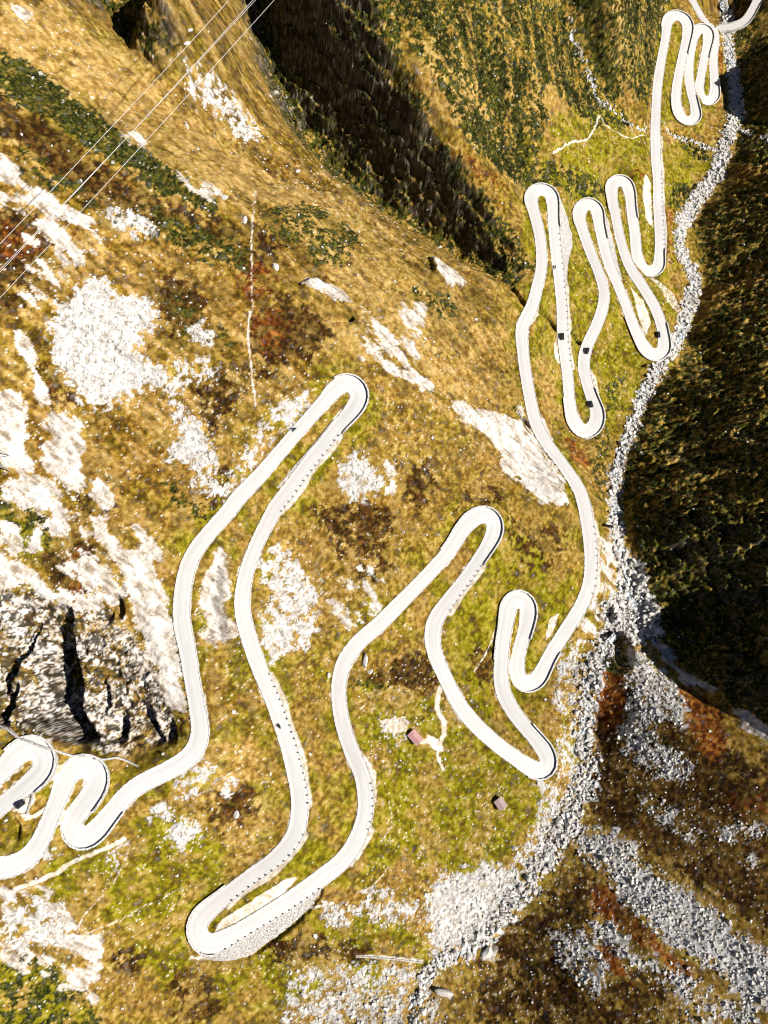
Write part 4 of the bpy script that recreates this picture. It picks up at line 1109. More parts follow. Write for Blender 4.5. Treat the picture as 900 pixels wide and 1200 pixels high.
# ------------------------------------------------------------------ bridge and the road beyond it
m_deck = plain_material('bleached_asphalt', (0.40, 0.385, 0.37), (0.47, 0.45, 0.43), 0.8, 0.85)
BH = 2.3 * S
N3 = normals2d(R3)
ib = i3 + 4
bz = float(R3[0, 2])
bridge = empty('stone_bridge', (float(R3[ib // 2, 0]), float(R3[ib // 2, 1]), bz))
tag(bridge, 'narrow stone bridge carrying the side road over the dark upper gorge of the torrent', 'bridge')
bl = np.array([R3[ib // 2, 0], R3[ib // 2, 1], bz])
Q3 = R3[:ib, :3] - bl
for nm, pr, ma in (('deck', [(-BH, -0.7), (-BH, 0.03), (BH, 0.03), (BH, -0.7)], m_deck),
                   ('parapet', [(-BH - 0.38, -0.8), (-BH - 0.38, 0.85), (-BH - 0.01, 0.85), (-BH - 0.01, -0.8)], m_wall),
                   ('parapet', [(BH + 0.01, -0.8), (BH + 0.01, 0.85), (BH + 0.38, 0.85), (BH + 0.38, -0.8)], m_wall)):
    obj(nm, sweep(nm, Q3, N3[:ib], pr, ma), bridge)
# arch ring under the deck
sA = arc(R3[:ib, :2]); Ls = sA[-1]
rise_ = np.sqrt(np.clip(1 - ((sA - Ls / 2) / (Ls * 0.46)) ** 2, 0, 1)) * 5.0 - 6.2
V = np.zeros((ib, 4, 3))
for k, (o, top) in enumerate([(-BH + 0.1, 0), (-BH + 0.1, 1), (BH - 0.1, 1), (BH - 0.1, 0)]):
    V[:, k, :2] = Q3[:, :2] + N3[:ib] * o
    V[:, k, 2] = -0.71 if top else np.minimum(rise_, -0.9)
ix = np.arange(ib * 4).reshape(ib, 4)
F = np.stack([ix[:-1], ix[1:], np.roll(ix[1:], -1, 1), np.roll(ix[:-1], -1, 1)], -1).reshape(-1, 4)
obj('arch', mesh_np('arch', V.reshape(-1, 3), [F, np.vstack([ix[0][::-1], ix[-1]])], m_wall), bridge)
for e in (0, ib - 1):
    t = np.array([N3[e, 1], -N3[e, 0]])
    V = []
    for da in (-1.6, 1.6):
        for o in (-BH - 0.2, BH + 0.2):
            for zz in (-9.0, -0.72):
                p = Q3[e, :2] + t * da + N3[e] * o
                V.append((p[0], p[1], zz))
    Fb = np.array([(0, 1, 3, 2), (4, 6, 7, 5), (0, 4, 5, 1), (2, 3, 7, 6), (1, 5, 7, 3), (0, 2, 6, 4)])
    obj('abutment', mesh_np('abutment', np.array(V), Fb, m_wall), bridge)
me, _ = road_mesh('access_road', R3[ib - 2:] + np.array([0, 0, 0.012, 0, 0]), BH, m_deck)
tag(obj('access_road', me), kind='structure')

# ------------------------------------------------------------------ retaining walls, parapets, stone walls
for V, lab, zf_ in batter_meshes:
    n, m = V.shape[:2]
    o0 = V[n // 2, 0].copy()
    ix = np.arange(n * m).reshape(n, m)
    F = np.stack([ix[:-1, :-1], ix[1:, :-1], ix[1:, 1:], ix[:-1, 1:]], -1).reshape(-1, 4)
    nrm = np.cross(V[1, 0] - V[0, 0], V[0, 1] - V[0, 0])
    if nrm[2] < 0: F = F[:, ::-1]
    w = obj('retaining_wall', mesh_np('retaining_wall', (V - o0).reshape(-1, 3), F, m_wall))
    w.location = o0
    tag(w, lab, 'wall', 'retaining walls under the road')

PARAPET = [
 ((14,890),(34,918),'out','pale parapet wall round the topmost hairpin at the edge of the cliff'),
 ((80,907),(98,944),'out','pale parapet wall round the hairpin whose bend touches the dry stone wall'),
 ((92,952),(138,943),'out','pale parapet wall round the lower bend beside the thin footpath loop'),
 ((398,452),(394,503),'out','pale parapet wall round the tall pointed hairpin under the outcrop'),
 ((272,1046),(250,1106),'out','pale parapet wall round the hairpin that stands on the long battered wall'),
 ((524,649),(560,657),'out','pale parapet wall round the rounded hairpin above the green hollow'),
 ((622,900),(618,854),'out','pale parapet wall round the lowest hairpin above the boulder band'),
 ((588,775),(613,746),'out','pale parapet wall round the small hairpin beside the faint grass trail'),
 ((607,775),(650,760),'out','pale parapet wall round the tight bend before the road climbs past the torrent'),
 ((623,240),(649,266),'out','pale parapet wall round the meadow hairpin with the bulging retaining wall'),
 ((667,465),(690,455),'out','pale parapet wall round the long meadow hairpin where a car is turning'),
 ((680,262),(706,280),'out','pale parapet wall round the middle meadow hairpin'),
 ((738,370),(775,380),'out','pale parapet wall round the meadow bend nearest the torrent'),
 ((720,246),(742,256),'out','pale parapet wall round the narrow meadow hairpin next to the long straight'),
 ((747,300),(773,290),'out','pale parapet wall round the bend at the foot of the long straight'),
 ((781,34),(801,62),'out','pale parapet wall round the outermost hairpin of the far stack'),
 ((793,112),(811,112),'out','pale parapet wall round the rounded lower bend of the far stack'),
 ((809,62),(826,66),'out','pale parapet wall round the hairpin just below the bridge junction'),
 ((820,100),(837,92),'out','pale parapet wall round the last bend before the bridge'),
]
for p0, p1, side, lab in PARAPET:
    i0, i1, sg = span(p0, p1, side)
    base = R[i0:i1 + 1, :3].copy(); o0 = base[len(base) // 2].copy()
    me = sweep('parapet_wall', base - o0, NRM[i0:i1 + 1] * sg,
               [(0.29, -1.4), (0.29, 0.62), (0.74, 0.62), (0.74, -1.4)], m_wall, True, 0.025, hw_main[i0:i1 + 1])
    w = obj('parapet_wall', me); w.location = o0
    tag(w, lab, 'wall', 'parapet walls round the hairpins')
    nb = (i1 - i0) // 2
    cp_ = R[i0:i1 + 1:2, :3] - o0
    obj('coping', sweep('coping', cp_, (NRM[i0:i1 + 1] * sg)[::2],
        [(0.24, 0.62), (0.24, 0.71), (0.80, 0.71), (0.80, 0.62)], m_kerb, True, 0.012, hw_main[i0:i1 + 1:2]), w)

def free_wall(px, width, height, lab, cat='wall', group=None, name='dry_stone_wall', sink=0.6):
    xy = ground_xy(catmull(px, 6), H)
    s = arc(xy); t, q = resample([xy[:, 0], xy[:, 1]], s, 0.7)
    z = sample(H, q[:, 0], q[:, 1])
    kk = 7; z = np.convolve(np.pad(z, kk // 2, mode='edge'), np.ones(kk) / kk, 'valid')
    P = np.c_[q, z]; o0 = P[len(P) // 2].copy()
    me = sweep(name, P - o0, normals2d(P), [(-width / 2, -sink), (-width / 2.4, height), (width / 2.4, height), (width / 2, -sink)], m_wall, True, 0.05)
    w = obj(name, me); w.location = o0
    return tag(w, lab, cat, group)
free_wall([(-20,838),(0,850),(12,856),(22,864),(35,869),(50,875),(66,880),(84,885),(100,886)], 0.8, 1.0, 'long dry stone wall running along the brink of the left cliff')
free_wall([(112,889),(125,890),(138,888),(150,892),(162,898)], 0.7, 0.9, 'short dry stone wall between cliff brink and the road bend')
free_wall([(39,931),(37,938),(34,948),(32,954)], 0.5, 0.8, 'short low wall beside the pull-out with the parked black car')
free_wall([(325,572),(345,548),(372,517),(392,492)], 0.6, 0.7, 'straight low wall in the grass strip inside the tall hairpin')
free_wall([(420,1121),(440,1122),(470,1125),(496,1128)], 0.6, 0.5, 'low tumbled field wall ending at the stream gully')

# ------------------------------------------------------------------ guard stones along the outer edges
bm = bmesh.new()
bmesh.ops.create_cube(bm, size=1.0)
for v in bm.verts:
    up = v.co.z > 0
    v.co.x *= 0.42 if up else 0.52; v.co.y *= 0.34 if up else 0.44; v.co.z = 0.62 if up else -0.25
bmesh.ops.bevel(bm, geom=bm.edges[:], offset=0.06, segments=1, affect='EDGES')
gs_me = bpy.data.meshes.new('guard_stone'); bm.to_mesh(gs_me); bm.free(); gs_me.materials.append(m_kerb)
GUARD = [
 ((309,795),(351,945),'E',2.5,'small upright granite guard stone edging the leg of road with the lone motorcycle'),
 ((346,976),(262,1052),'S',2.5,'small upright granite guard stone edging the road above the grassy wedge of the hairpin'),
 ((262,1102),(372,1033),'S',2.6,'small upright granite guard stone along the top of the long battered wall'),
 ((392,506),(322,598),'E',2.8,'small upright granite guard stone on the lower leg of the tall pointed hairpin'),
 ((558,660),(520,713),'E',2.6,'small upright granite guard stone on the road above the green hollow'),
 ((688,692),(689,612),'E',2.9,'small upright granite guard stone on the sweep of road above the torrent'),
 ((650,275),(664,430),'E',3.2,'small upright granite guard stone along the meadow leg past the bulging wall'),
 ((773,286),(770,200),'E',3.2,'small upright granite guard stone along the long straight beside the torrent'),
 ((233,842),(215,735),'W',3.0,'small upright granite guard stone under the bright cliff'),
 ((424,970),(426,912),'E',2.6,'small upright granite guard stone on the outer curve above the two huts'),
 ((640,518),(684,592),'W',3.0,'small upright granite guard stone at the foot of the pale cracked slab'),
]
for p0, p1, side, step, lab in GUARD:
    i0, i1, sg = span(p0, p1, side)
    for k in range(i0, i1, max(1, int(round(step / 0.8)))):
        o = bpy.data.objects.new('guard_stone', gs_me); col.objects.link(o)
        p = R[k, :2] + NRM[k] * sg * (hw_main[k] + 0.1 + random.uniform(-0.06, 0.06))
        o.location = (p[0], p[1], R[k, 2] + 0.10)
        o.rotation_euler = (random.uniform(-.06, .06), random.uniform(-.06, .06), math.atan2(NRM[k, 1], NRM[k, 0]) + random.uniform(-.2, .2))
        s_ = random.uniform(0.85, 1.2); o.scale = (s_, s_, random.uniform(0.8, 1.15))
        tag(o, lab, 'guard stone', 'guard stones: ' + lab.split('guard stone ')[1])

# ------------------------------------------------------------------ huts
m_hutwall = stone_material('hut_masonry', (0.36, 0.33, 0.29), (0.52, 0.49, 0.45), 2.6, (0.16, 0.13, 0.10))
m_wood = plain_material('weathered_wood', (0.09, 0.06, 0.035), (0.15, 0.10, 0.06), 6.0, 0.8)
m_glass = plain_material('window_glass', (0.02, 0.025, 0.03), (0.03, 0.035, 0.04), 3.0, 0.1, 0, 0, 0.5)
def roof_material(name, c0, c1):
    m, nt, b = mat(name)
    q = NT(nt)
    w = nt.nodes.new('ShaderNodeTexWave'); w.wave_type = 'BANDS'; w.bands_direction = 'X'
    w.inputs['Scale'].default_value = 2.0; w.inputs['Distortion'].default_value = 0.3
    q.link(q.co, w.inputs['Vector'])
    n = q.noise(1.4, 5, 0.7)
    c = q.mix(q.rng(n, 0.38, 0.62), c0, c1)
    q.link(c, b.inputs['Base Color'])
    b.inputs['Roughness'].default_value = 0.6
    q.link(q.bump(w.outputs['Fac'], 0.6, 0.05), b.inputs['Normal'])
    return m
def box_bm(bm, x0, x1, y0, y1, z0, z1):
    vs = [bm.verts.new((x, y, z)) for z in (z0, z1) for x, y in ((x0, y0), (x1, y0), (x1, y1), (x0, y1))]
    for f in ((3, 2, 1, 0), (4, 5, 6, 7), (0, 1, 5, 4), (1, 2, 6, 5), (2, 3, 7, 6), (3, 0, 4, 7)):
        bm.faces.new([vs[i] for i in f])
def bm_obj(name, bm, material, parent=None, bevel=0.0):
    if bevel: bmesh.ops.bevel(bm, geom=bm.edges[:], offset=bevel, segments=2, affect='EDGES', clamp_overlap=True)
    bmesh.ops.recalc_face_normals(bm, faces=bm.faces[:])
    me = bpy.data.meshes.new(name); bm.to_mesh(me); bm.free(); me.materials.append(material)
    return obj(name, me, parent)
def hut(u, v, L, Wd, ang, eave, pitch, c0, c1, lab):
    x, y, z = px_ground(u, v)
    d = [float(sample(H, x + a_, y + b_)) for a_ in (-L / 2, L / 2) for b_ in (-Wd / 2, Wd / 2)]
    r = empty('stone_hut', (x, y, z), ang)
    tag(r, lab, 'hut', 'stone huts on the alp')
    lo = min(d) - z - 0.5
    bm = bmesh.new()
    box_bm(bm, -L / 2, L / 2, -Wd / 2, Wd / 2, lo, eave)
    ob = bm_obj('wall', bm, m_hutwall, r)
    for sx in (-1, 1):                                     # gables
        bm = bmesh.new()
        g0 = [(sx * L / 2, -Wd / 2, eave), (sx * L / 2, Wd / 2, eave), (sx * L / 2, 0, eave + pitch * Wd / 2)]
        a_ = [bm.verts.new(p) for p in g0]; b_ = [bm.verts.new((p[0] - sx * 0.4, p[1], p[2])) for p in g0]
        bm.faces.new(a_); bm.faces.new(b_[::-1])
        for k in range(3): bm.faces.new([a_[k], a_[(k + 1) % 3], b_[(k + 1) % 3], b_[k]])
        bm_obj('gable', bm, m_hutwall, r)
    rm = roof_material('tin_roof', c0, c1)
    for sy in (-1, 1):
        bm = bmesh.new()
        ov = 0.35
        e0 = (Wd / 2 + ov); ze = eave + 0.02 - pitch * ov; zr = eave + 0.02 + pitch * Wd / 2
        P = [(-L / 2 - ov, sy * e0, ze), (L / 2 + ov, sy * e0, ze), (L / 2 + ov, sy * 0.004, zr), (-L / 2 - ov, sy * 0.004, zr)]
        lo_ = [bm.verts.new(p) for p in P]; hi_ = [bm.verts.new((p[0], p[1], p[2] + 0.09)) for p in P]
        bm.faces.new(lo_[::-1]); bm.faces.new(hi_)
        for k in range(4): bm.faces.new([lo_[k], lo_[(k + 1) % 4], hi_[(k + 1) % 4], hi_[k]])
        rf = bm_obj('roof', bm, rm, r)
        if sy == 1:
            bm = bmesh.new(); box_bm(bm, -L / 2 - 0.37, L / 2 + 0.37, -0.12, 0.12, zr + 0.05, zr + 0.13)
            bm_obj('ridge_cap', bm, rm, rf)
    bm = bmesh.new(); box_bm(bm, L / 2 - 0.05, L / 2 + 0.04, -0.45, 0.45, 0.05, min(1.85, eave - 0.15))
    dr = bm_obj('door', bm, m_wood, r)
    bm = bmesh.new(); box_bm(bm, L / 2 + 0.04, L / 2 + 0.09, 0.28, 0.34, 0.9, 1.05); bm_obj('handle', bm, m_wood, dr)
    bm = bmesh.new(); box_bm(bm, -0.4, 0.4, -Wd / 2 - 0.03, -Wd / 2 + 0.05, 0.9, 1.5)
    wi = bm_obj('window', bm, m_wood, r)
    bm = bmesh.new(); box_bm(bm, -0.32, 0.32, -Wd / 2 - 0.045, -Wd / 2 - 0.032, 0.97, 1.43); bm_obj('pane', bm, m_glass, wi)
    return r
hut(486.5, 864.0, 4.6, 3.1, math.radians(-49), 1.9, 0.22, (0.36, 0.185, 0.18), (0.47, 0.28, 0.27), 'larger hut with a dusty pink roof at the end of the white gravel track')
hut(586.0, 941.5, 3.6, 3.0, math.radians(-55), 1.9, 0.20, (0.29, 0.20, 0.19), (0.37, 0.28, 0.26), 'smaller hut with a greyish mauve roof alone on the green slope')

# ------------------------------------------------------------------ vehicles
m_paint = plain_material('black_paint', (0.012, 0.012, 0.014), (0.02, 0.02, 0.022), 2.0, 0.35, 0, 0, 0.4)
m_tyre = plain_material('tyre_rubber', (0.015, 0.015, 0.015), (0.03, 0.03, 0.03), 5.0, 0.9)
m_rim = plain_material('wheel_rim', (0.10, 0.10, 0.11), (0.16, 0.16, 0.17), 4.0, 0.5, 0.3)
m_lamp = plain_material('lamp_glass', (0.55, 0.55, 0.52), (0.62, 0.62, 0.6), 4.0, 0.2, 0, 0, 0.5)
m_red = plain_material('tail_lamp', (0.25, 0.01, 0.01), (0.3, 0.015, 0.01), 4.0, 0.3)
def loft(bm, sections):
    rows = [[bm.verts.new(p) for p in s] for s in sections]
    n = len(rows[0])
    for a_, b_ in zip(rows[:-1], rows[1:]):
        for k in range(n): bm.faces.new([a_[k], a_[(k + 1) % n], b_[(k + 1) % n], b_[k]])
    bm.faces.new(rows[0][::-1]); bm.faces.new(rows[-1])
def sect(x, w, z0, z1, t=0.12):
    return [(x, -w + t * .4, z0), (x, w - t * .4, z0), (x, w, z0 + t), (x, w, z1 - t), (x, w - t, z1), (x, -w + t, z1), (x, -w, z1 - t), (x, -w, z0 + t)]
def make_car():
    r = empty('car')
    bm = bmesh.new()
    loft(bm, [sect(-1.78, .66, .34, .78), sect(-1.66, .76, .24, .92), sect(-1.0, .80, .22, .95), sect(0.0, .80, .22, .94), sect(.8, .80, .22, .90), sect(1.45, .76, .24, .80), sect(1.75, .64, .32, .66)])
    b = bm_obj('body', bm, m_paint, r)
    bm = bmesh.new()
    loft(bm, [sect(-1.62, .66, .90, .98, .03), sect(-1.25, .63, .90, 1.40, .1), sect(-.4, .62, .90, 1.48, .12), sect(.25, .60, .90, 1.44, .12), sect(.95, .66, .86, .93, .03)])
    c = bm_obj('cabin', bm, m_paint, r)
    bm = bmesh.new(); vs = [bm.verts.new(p) for p in ((.985, -.58, .93), (.985, .58, .93), (.34, .50, 1.42), (.34, -.50, 1.42))]; bm.faces.new(vs)
    bm_obj('windscreen', bm, m_glass, c)
    bm = bmesh.new(); vs = [bm.verts.new(p) for p in ((-1.64, .56, .99), (-1.64, -.56, .99), (-1.30, -.50, 1.38), (-1.30, .50, 1.38))]; bm.faces.new(vs)
    bm_obj('rear_window', bm, m_glass, c)
    for sy in (-1, 1):
        bm = bmesh.new(); vs = [bm.verts.new(p) for p in ((-1.15, sy * .672, .98), (.55, sy * .672, .98), (.15, sy * .645, 1.34), (-1.05, sy * .650, 1.32))]
        bm.faces.new(vs); bm_obj('side_window', bm, m_glass, c)
        bm = bmesh.new(); box_bm(bm, 1.60, 1.74, sy * .42 - .13, sy * .42 + .13, .56, .70); bm_obj('headlight', bm, m_lamp, r, .03)
        bm = bmesh.new(); box_bm(bm, -1.80, -1.68, sy * .52 - .10, sy * .52 + .10, .62, .78); bm_obj('tail_light', bm, m_red, r, .02)
        bm = bmesh.new(); box_bm(bm, .50, .66, sy * .86 - .08, sy * .86 + .08, .92, 1.04); bm_obj('mirror', bm, m_paint, r, .02)
        for x in (-1.12, 1.10):
            bm = bmesh.new(); bmesh.ops.create_cone(bm, cap_ends=True, segments=20, radius1=.30, radius2=.30, depth=.2, matrix=Matrix.Translation((x, sy * .70, .30)) @ Matrix.Rotation(math.pi / 2, 4, 'X'))
            w = bm_obj('wheel', bm, m_tyre, r)
            bm = bmesh.new(); bmesh.ops.create_cone(bm, cap_ends=True, segments=14, radius1=.17, radius2=.17, depth=.02, matrix=Matrix.Translation((x, sy * .812, .30)) @ Matrix.Rotation(math.pi / 2, 4, 'X'))
            bm_obj('rim', bm, m_rim, w)
    return r
def on_road(o, u, v, flip=False, zoff=0.07, off_road=False):
    k = near_idx((u, v))
    p = on_level(u, v, R[k, 2] + 0.3)
    t = R[min(k + 3, len(R) - 1), :3] - R[max(k - 3, 0), :3]
    if flip: t = -t
    z = R[k, 2] + zoff
    if off_road: z = max(z - 0.05, float(sample(H, p[0], p[1])) + 0.02)
    o.location = (p[0], p[1], z)
    o.rotation_euler = (0, -math.atan2(t[2], math.hypot(t[0], t[1])), math.atan2(t[1], t[0]))
car0 = make_car()
CARS = [(659.0, 394.5, False, 'small black car on the straight meadow road beside the dark culvert slit'),
        (688.0, 411.5, True, 'small black car where the meadow road bends beside the culvert stream'),
        (692.5, 474.0, True, 'small black car entering the long meadow hairpin inside its parapet'),
        (771.5, 392.5, True, 'small black car in the meadow bend nearest the torrent'),
        (24.5, 942.5, True, 'small black car parked on the gravel pull-out at the topmost hairpins')]
for k, (u, v, fl, lab) in enumerate(CARS):
    c = car0 if k == 0 else copy_tree(car0)
    tag(c, lab, 'car', 'black cars on the pass road')
    on_road(c, u, v, fl, 0.07, k == 4)
    if k == 4: c.scale = (0.86, 0.95, 0.95)

def make_bike():
    r = empty('motorcycle')
    for x in (-.70, .72):
        bm = bmesh.new()
        me_ = bpy.data.meshes.new('wheel')
        n, m = 18, 6
        rows = [[bm.verts.new((x + (.25 + .06 * math.cos(q)) * math.cos(p), .05 * math.sin(q), .31 + (.25 + .06 * math.cos(q)) * math.sin(p))) for q in np.linspace(0, 2 * math.pi, m, endpoint=False)] for p in np.linspace(0, 2 * math.pi, n, endpoint=False)]
        for a_ in range(n):
            for b_ in range(m): bm.faces.new([rows[a_][b_], rows[(a_ + 1) % n][b_], rows[(a_ + 1) % n][(b_ + 1) % m], rows[a_][(b_ + 1) % m]])
        w = bm_obj('wheel', bm, m_tyre, r)
        bm = bmesh.new(); bmesh.ops.create_cone(bm, cap_ends=True, segments=12, radius1=.2, radius2=.2, depth=.03, matrix=Matrix.Translation((x, 0, .31)) @ Matrix.Rotation(math.pi / 2, 4, 'X')); bm_obj('rim', bm, m_rim, w)
    bm = bmesh.new(); loft(bm, [sect(-.75, .09, .62, .78, .03), sect(-.4, .15, .45, .80, .05), sect(0, .17, .28, .82, .06), sect(.25, .18, .35, .98, .07), sect(.5, .12, .55, .92, .04)]); bm_obj('body', bm, m_paint, r)
    bm = bmesh.new(); loft(bm, [sect(-.85, .10, .80, .88, .03), sect(-.3, .15, .82, .90, .03), sect(.1, .12, .83, .90, .03)]); bm_obj('saddle', bm, m_tyre, r)
    bm = bmesh.new(); loft(bm, [sect(.46, .08, .85, .98, .02), sect(.60, .08, .55, .70, .02), sect(.74, .07, .28, .36, .02)]); bm_obj('fork', bm, m_rim, r)
    bm = bmesh.new(); box_bm(bm, .42, .47, -.36, .36, 1.00, 1.04); bm_obj('handlebar', bm, m_tyre, r)
    bm = bmesh.new(); box_bm(bm, .55, .66, -.09, .09, .80, .96); bm_obj('headlight', bm, m_lamp, r, .03)
    return r
m_leather = plain_material('dark_riding_suit', (0.014, 0.014, 0.016), (0.03, 0.03, 0.033), 6.0, 0.6)
def make_rider():
    pts = [(-.25, 0, .98), (-.18, 0, 1.22), (-.05, 0, 1.46), (.02, 0, 1.57), (.06, 0, 1.72), (.07, 0, 1.80)]
    rad = [.16, .15, .17, .075, .135, .10]
    edges = [(0, 1), (1, 2), (2, 3), (3, 4), (4, 5)]
    for sy in (-1, 1):
        b = len(pts)
        pts += [(-.04, sy * .20, 1.44), (.16, sy * .27, 1.20), (.40, sy * .28, 1.08), (.47, sy * .28, 1.06)]
        rad += [.075, .058, .042, .045]
        edges += [(2, b), (b, b + 1), (b + 1, b + 2), (b + 2, b + 3)]
        b = len(pts)
        pts += [(-.22, sy * .12, .95), (.18, sy * .22, .80), (-.08, sy * .23, .42), (.08, sy * .23, .36)]
        rad += [.105, .08, .055, .05]
        edges += [(0, b), (b, b + 1), (b + 1, b + 2), (b + 2, b + 3)]
    me = bpy.data.meshes.new('person'); me.from_pydata(pts, edges, []); me.materials.append(m_leather)
    o = obj('person', me)
    o.modifiers.new('skin', 'SKIN')
    for k, v in enumerate(me.skin_vertices[0].data):
        v.radius = (rad[k], rad[k]); v.use_root = (k == 0)
    sb = o.modifiers.new('smooth', 'SUBSURF'); sb.levels = 1; sb.render_levels = 1
    return o
bike0 = make_bike(); rider0 = make_rider()
BIKES = [(345.5, 503.5, True, 'black motorcycle climbing the upper leg of the tall pointed hairpin', 'person in dark riding suit on the motorcycle in the tall pointed hairpin'),
         (328.0, 851.0, False, 'black motorcycle on the leg of road edged by guard stones', 'person in dark riding suit on the motorcycle passing the guard stones'),
         (650.5, 313.0, True, 'black motorcycle keeping to the edge of the meadow road', 'person in dark riding suit on the motorcycle at the meadow road edge')]
for k, (u, v, fl, lab, plab) in enumerate(BIKES):
    b = bike0 if k == 0 else copy_tree(bike0)
    p = rider0 if k == 0 else copy_tree(rider0)
    on_road(b, u, v, fl); on_road(p, u, v, fl)
    tag(b, lab, 'motorcycle', 'motorcycles on the pass road'); tag(p, plab, 'person', 'riders on the pass road')

# ------------------------------------------------------------------ power line across the upper left
m_wire = plain_material('aluminium_wire', (0.50, 0.48, 0.46), (0.58, 0.56, 0.54), 0.3, 0.5, 0.2)
m_steel = plain_material('galvanised_steel', (0.30, 0.31, 0.31), (0.40, 0.41, 0.41), 1.5, 0.55, 0.6)
ZL, ZR = 62.0 * S, 40.0 * S
WIRES = [((0, 289), (266, 0), 'lone outermost wire of the power line, towards the crag'), ((0, 322), (294, 0), 'first wire of the close middle pair of the power line'),
         ((0, 319), (297, 0), 'second wire of the close middle pair of the power line'), ((0, 352), (319, 0), 'lone wire of the power line nearest the white scree')]
ends = []
for a_, b_, lab in WIRES:
    A_ = np.r_[on_level(*a_, ZL), ZL]; B_ = np.r_[on_level(*b_, ZR), ZR]
    d_ = B_ - A_
    E0 = A_ - d_ * 0.32; E1 = B_ + d_ * 0.95
    ends.append((E0, E1))
    n = 60
    t = np.linspace(0, 1, n)
    P = E0 + (E1 - E0) * t[:, None]
    sag = -4 * 3.0 * t * (1 - t); sag -= sag[n // 5] * 0
    P[:, 2] += sag + 2.2
    o0 = P[0].copy()
    Nn = normals2d(P)
    r_ = 0.065
    pr = [(r_ * math.cos(q), r_ * math.sin(q)) for q in np.linspace(0, 2 * math.pi, 6, endpoint=False)]
    w = obj('power_line_wire', sweep('power_line_wire', P - o0, Nn, pr, m_wire, False)); w.location = o0
    tag(w, lab + ' above the ochre hillside', 'wire', 'wires of the power line')
def bar(bm, p, q, r_):
    p = Vector(p); q = Vector(q); d = q - p
    m_ = Matrix.Translation((p + q) / 2) @ d.to_track_quat('Z', 'Y').to_matrix().to_4x4()
    bmesh.ops.create_cone(bm, cap_ends=True, segments=6, radius1=r_, radius2=r_, depth=d.length, matrix=m_)
for e, lab in ((0, 'steel lattice pylon standing on the upper hillside'), (1, 'steel lattice pylon standing beyond the dark gully')):
    pts = np.array([x[e] for x in ends]); c = pts.mean(0)
    gz = float(sample(H, c[0], c[1]))
    r = empty('pylon', (c[0], c[1], gz))
    tag(r, lab, 'pylon', 'pylons of the power line')
    top = c[2] + 2.2 - gz
    corners = [(-1, -1), (1, -1), (1, 1), (-1, 1)]
    for (sx, sy) in corners:
        bm = bmesh.new(); bar(bm, (sx * 2.4, sy * 2.4, -1.5), (sx * .5, sy * .5, top + 2), .14); bm_obj('leg', bm, m_steel, r)
    bm = bmesh.new()
    lv = 6
    for k in range(lv):
        f0, f1 = k / lv, (k + 1) / lv
        w0_, w1_ = 2.4 + (0.5 - 2.4) * f0, 2.4 + (0.5 - 2.4) * f1
        for q in range(4):
            a_, b_ = corners[q], corners[(q + 1) % 4]
            bar(bm, (a_[0] * w0_, a_[1] * w0_, top * f0), (b_[0] * w1_, b_[1] * w1_, top * f1), .07)
            bar(bm, (b_[0] * w0_, b_[1] * w0_, top * f0), (a_[0] * w1_, a_[1] * w1_, top * f1), .07)
    bm_obj('bracing', bm, m_steel, r)
    bm = bmesh.new()
    for p in pts: bar(bm, (0, 0, top), (p[0] - c[0], p[1] - c[1], p[2] + 2.2 - gz), .16)
    bm_obj('crossarm', bm, m_steel, r)

# ------------------------------------------------------------------ water between the boulders
m_water, nt, b = mat('stream_water')
q = NT(nt)
n1 = q.noise(0.9, 5, 0.7)
q.link(q.mix(q.rng(n1, 0.42, 0.58), (0.05, 0.07, 0.07), (0.62, 0.64, 0.65)), b.inputs['Base Color'])
b.inputs['Roughness'].default_value = 0.25
q.link(q.bump(q.noise(3.0, 4, 0.7), 0.8, 0.15), b.inputs['Normal'])
Hs = box(box(H.astype(np.float32), 7), 7)
def water(name, px, half):
    xy = ground_xy(catmull(px, 8), H)
    s = arc(xy); t, qq = resample([xy[:, 0], xy[:, 1]], s, 1.0)
    qq[:, 0] += 1.2 * np.sin(t * 0.21) + 0.7 * np.sin(t * 0.53)
    z = sample(Hs, qq[:, 0], qq[:, 1]) - 0.25
    z = np.convolve(np.pad(z, 5, mode='edge'), np.ones(11) / 11, 'valid')
    N = normals2d(np.c_[qq, z])
    n = len(qq); V = np.zeros((n, 5, 3))
    for k, o in enumerate((-1, -.5, 0, .5, 1)):
        V[:, k, :2] = qq + N * o * (half * (1 + 0.35 * np.sin(t * 0.4 + k)))[:, None]
        V[:, k, 2] = z + 0.12 * np.sin(t * 1.9 + k)
    ix = np.arange(n * 5).reshape(n, 5)
    F = np.stack([ix[:-1, :-1], ix[:-1, 1:], ix[1:, 1:], ix[1:, :-1]], -1).reshape(-1, 4)
    e1 = np.cross(V[1, 0] - V[0, 0], V[0, 1] - V[0, 0])
    if e1[2] > 0: F = F[:, ::-1]
    tag(obj(name, mesh_np(name, V.reshape(-1, 3), F, m_water, True)), kind='structure')
water('torrent_water', RIVER[:-1], 1.5)
water('stream_water', RIVER2, 1.1)

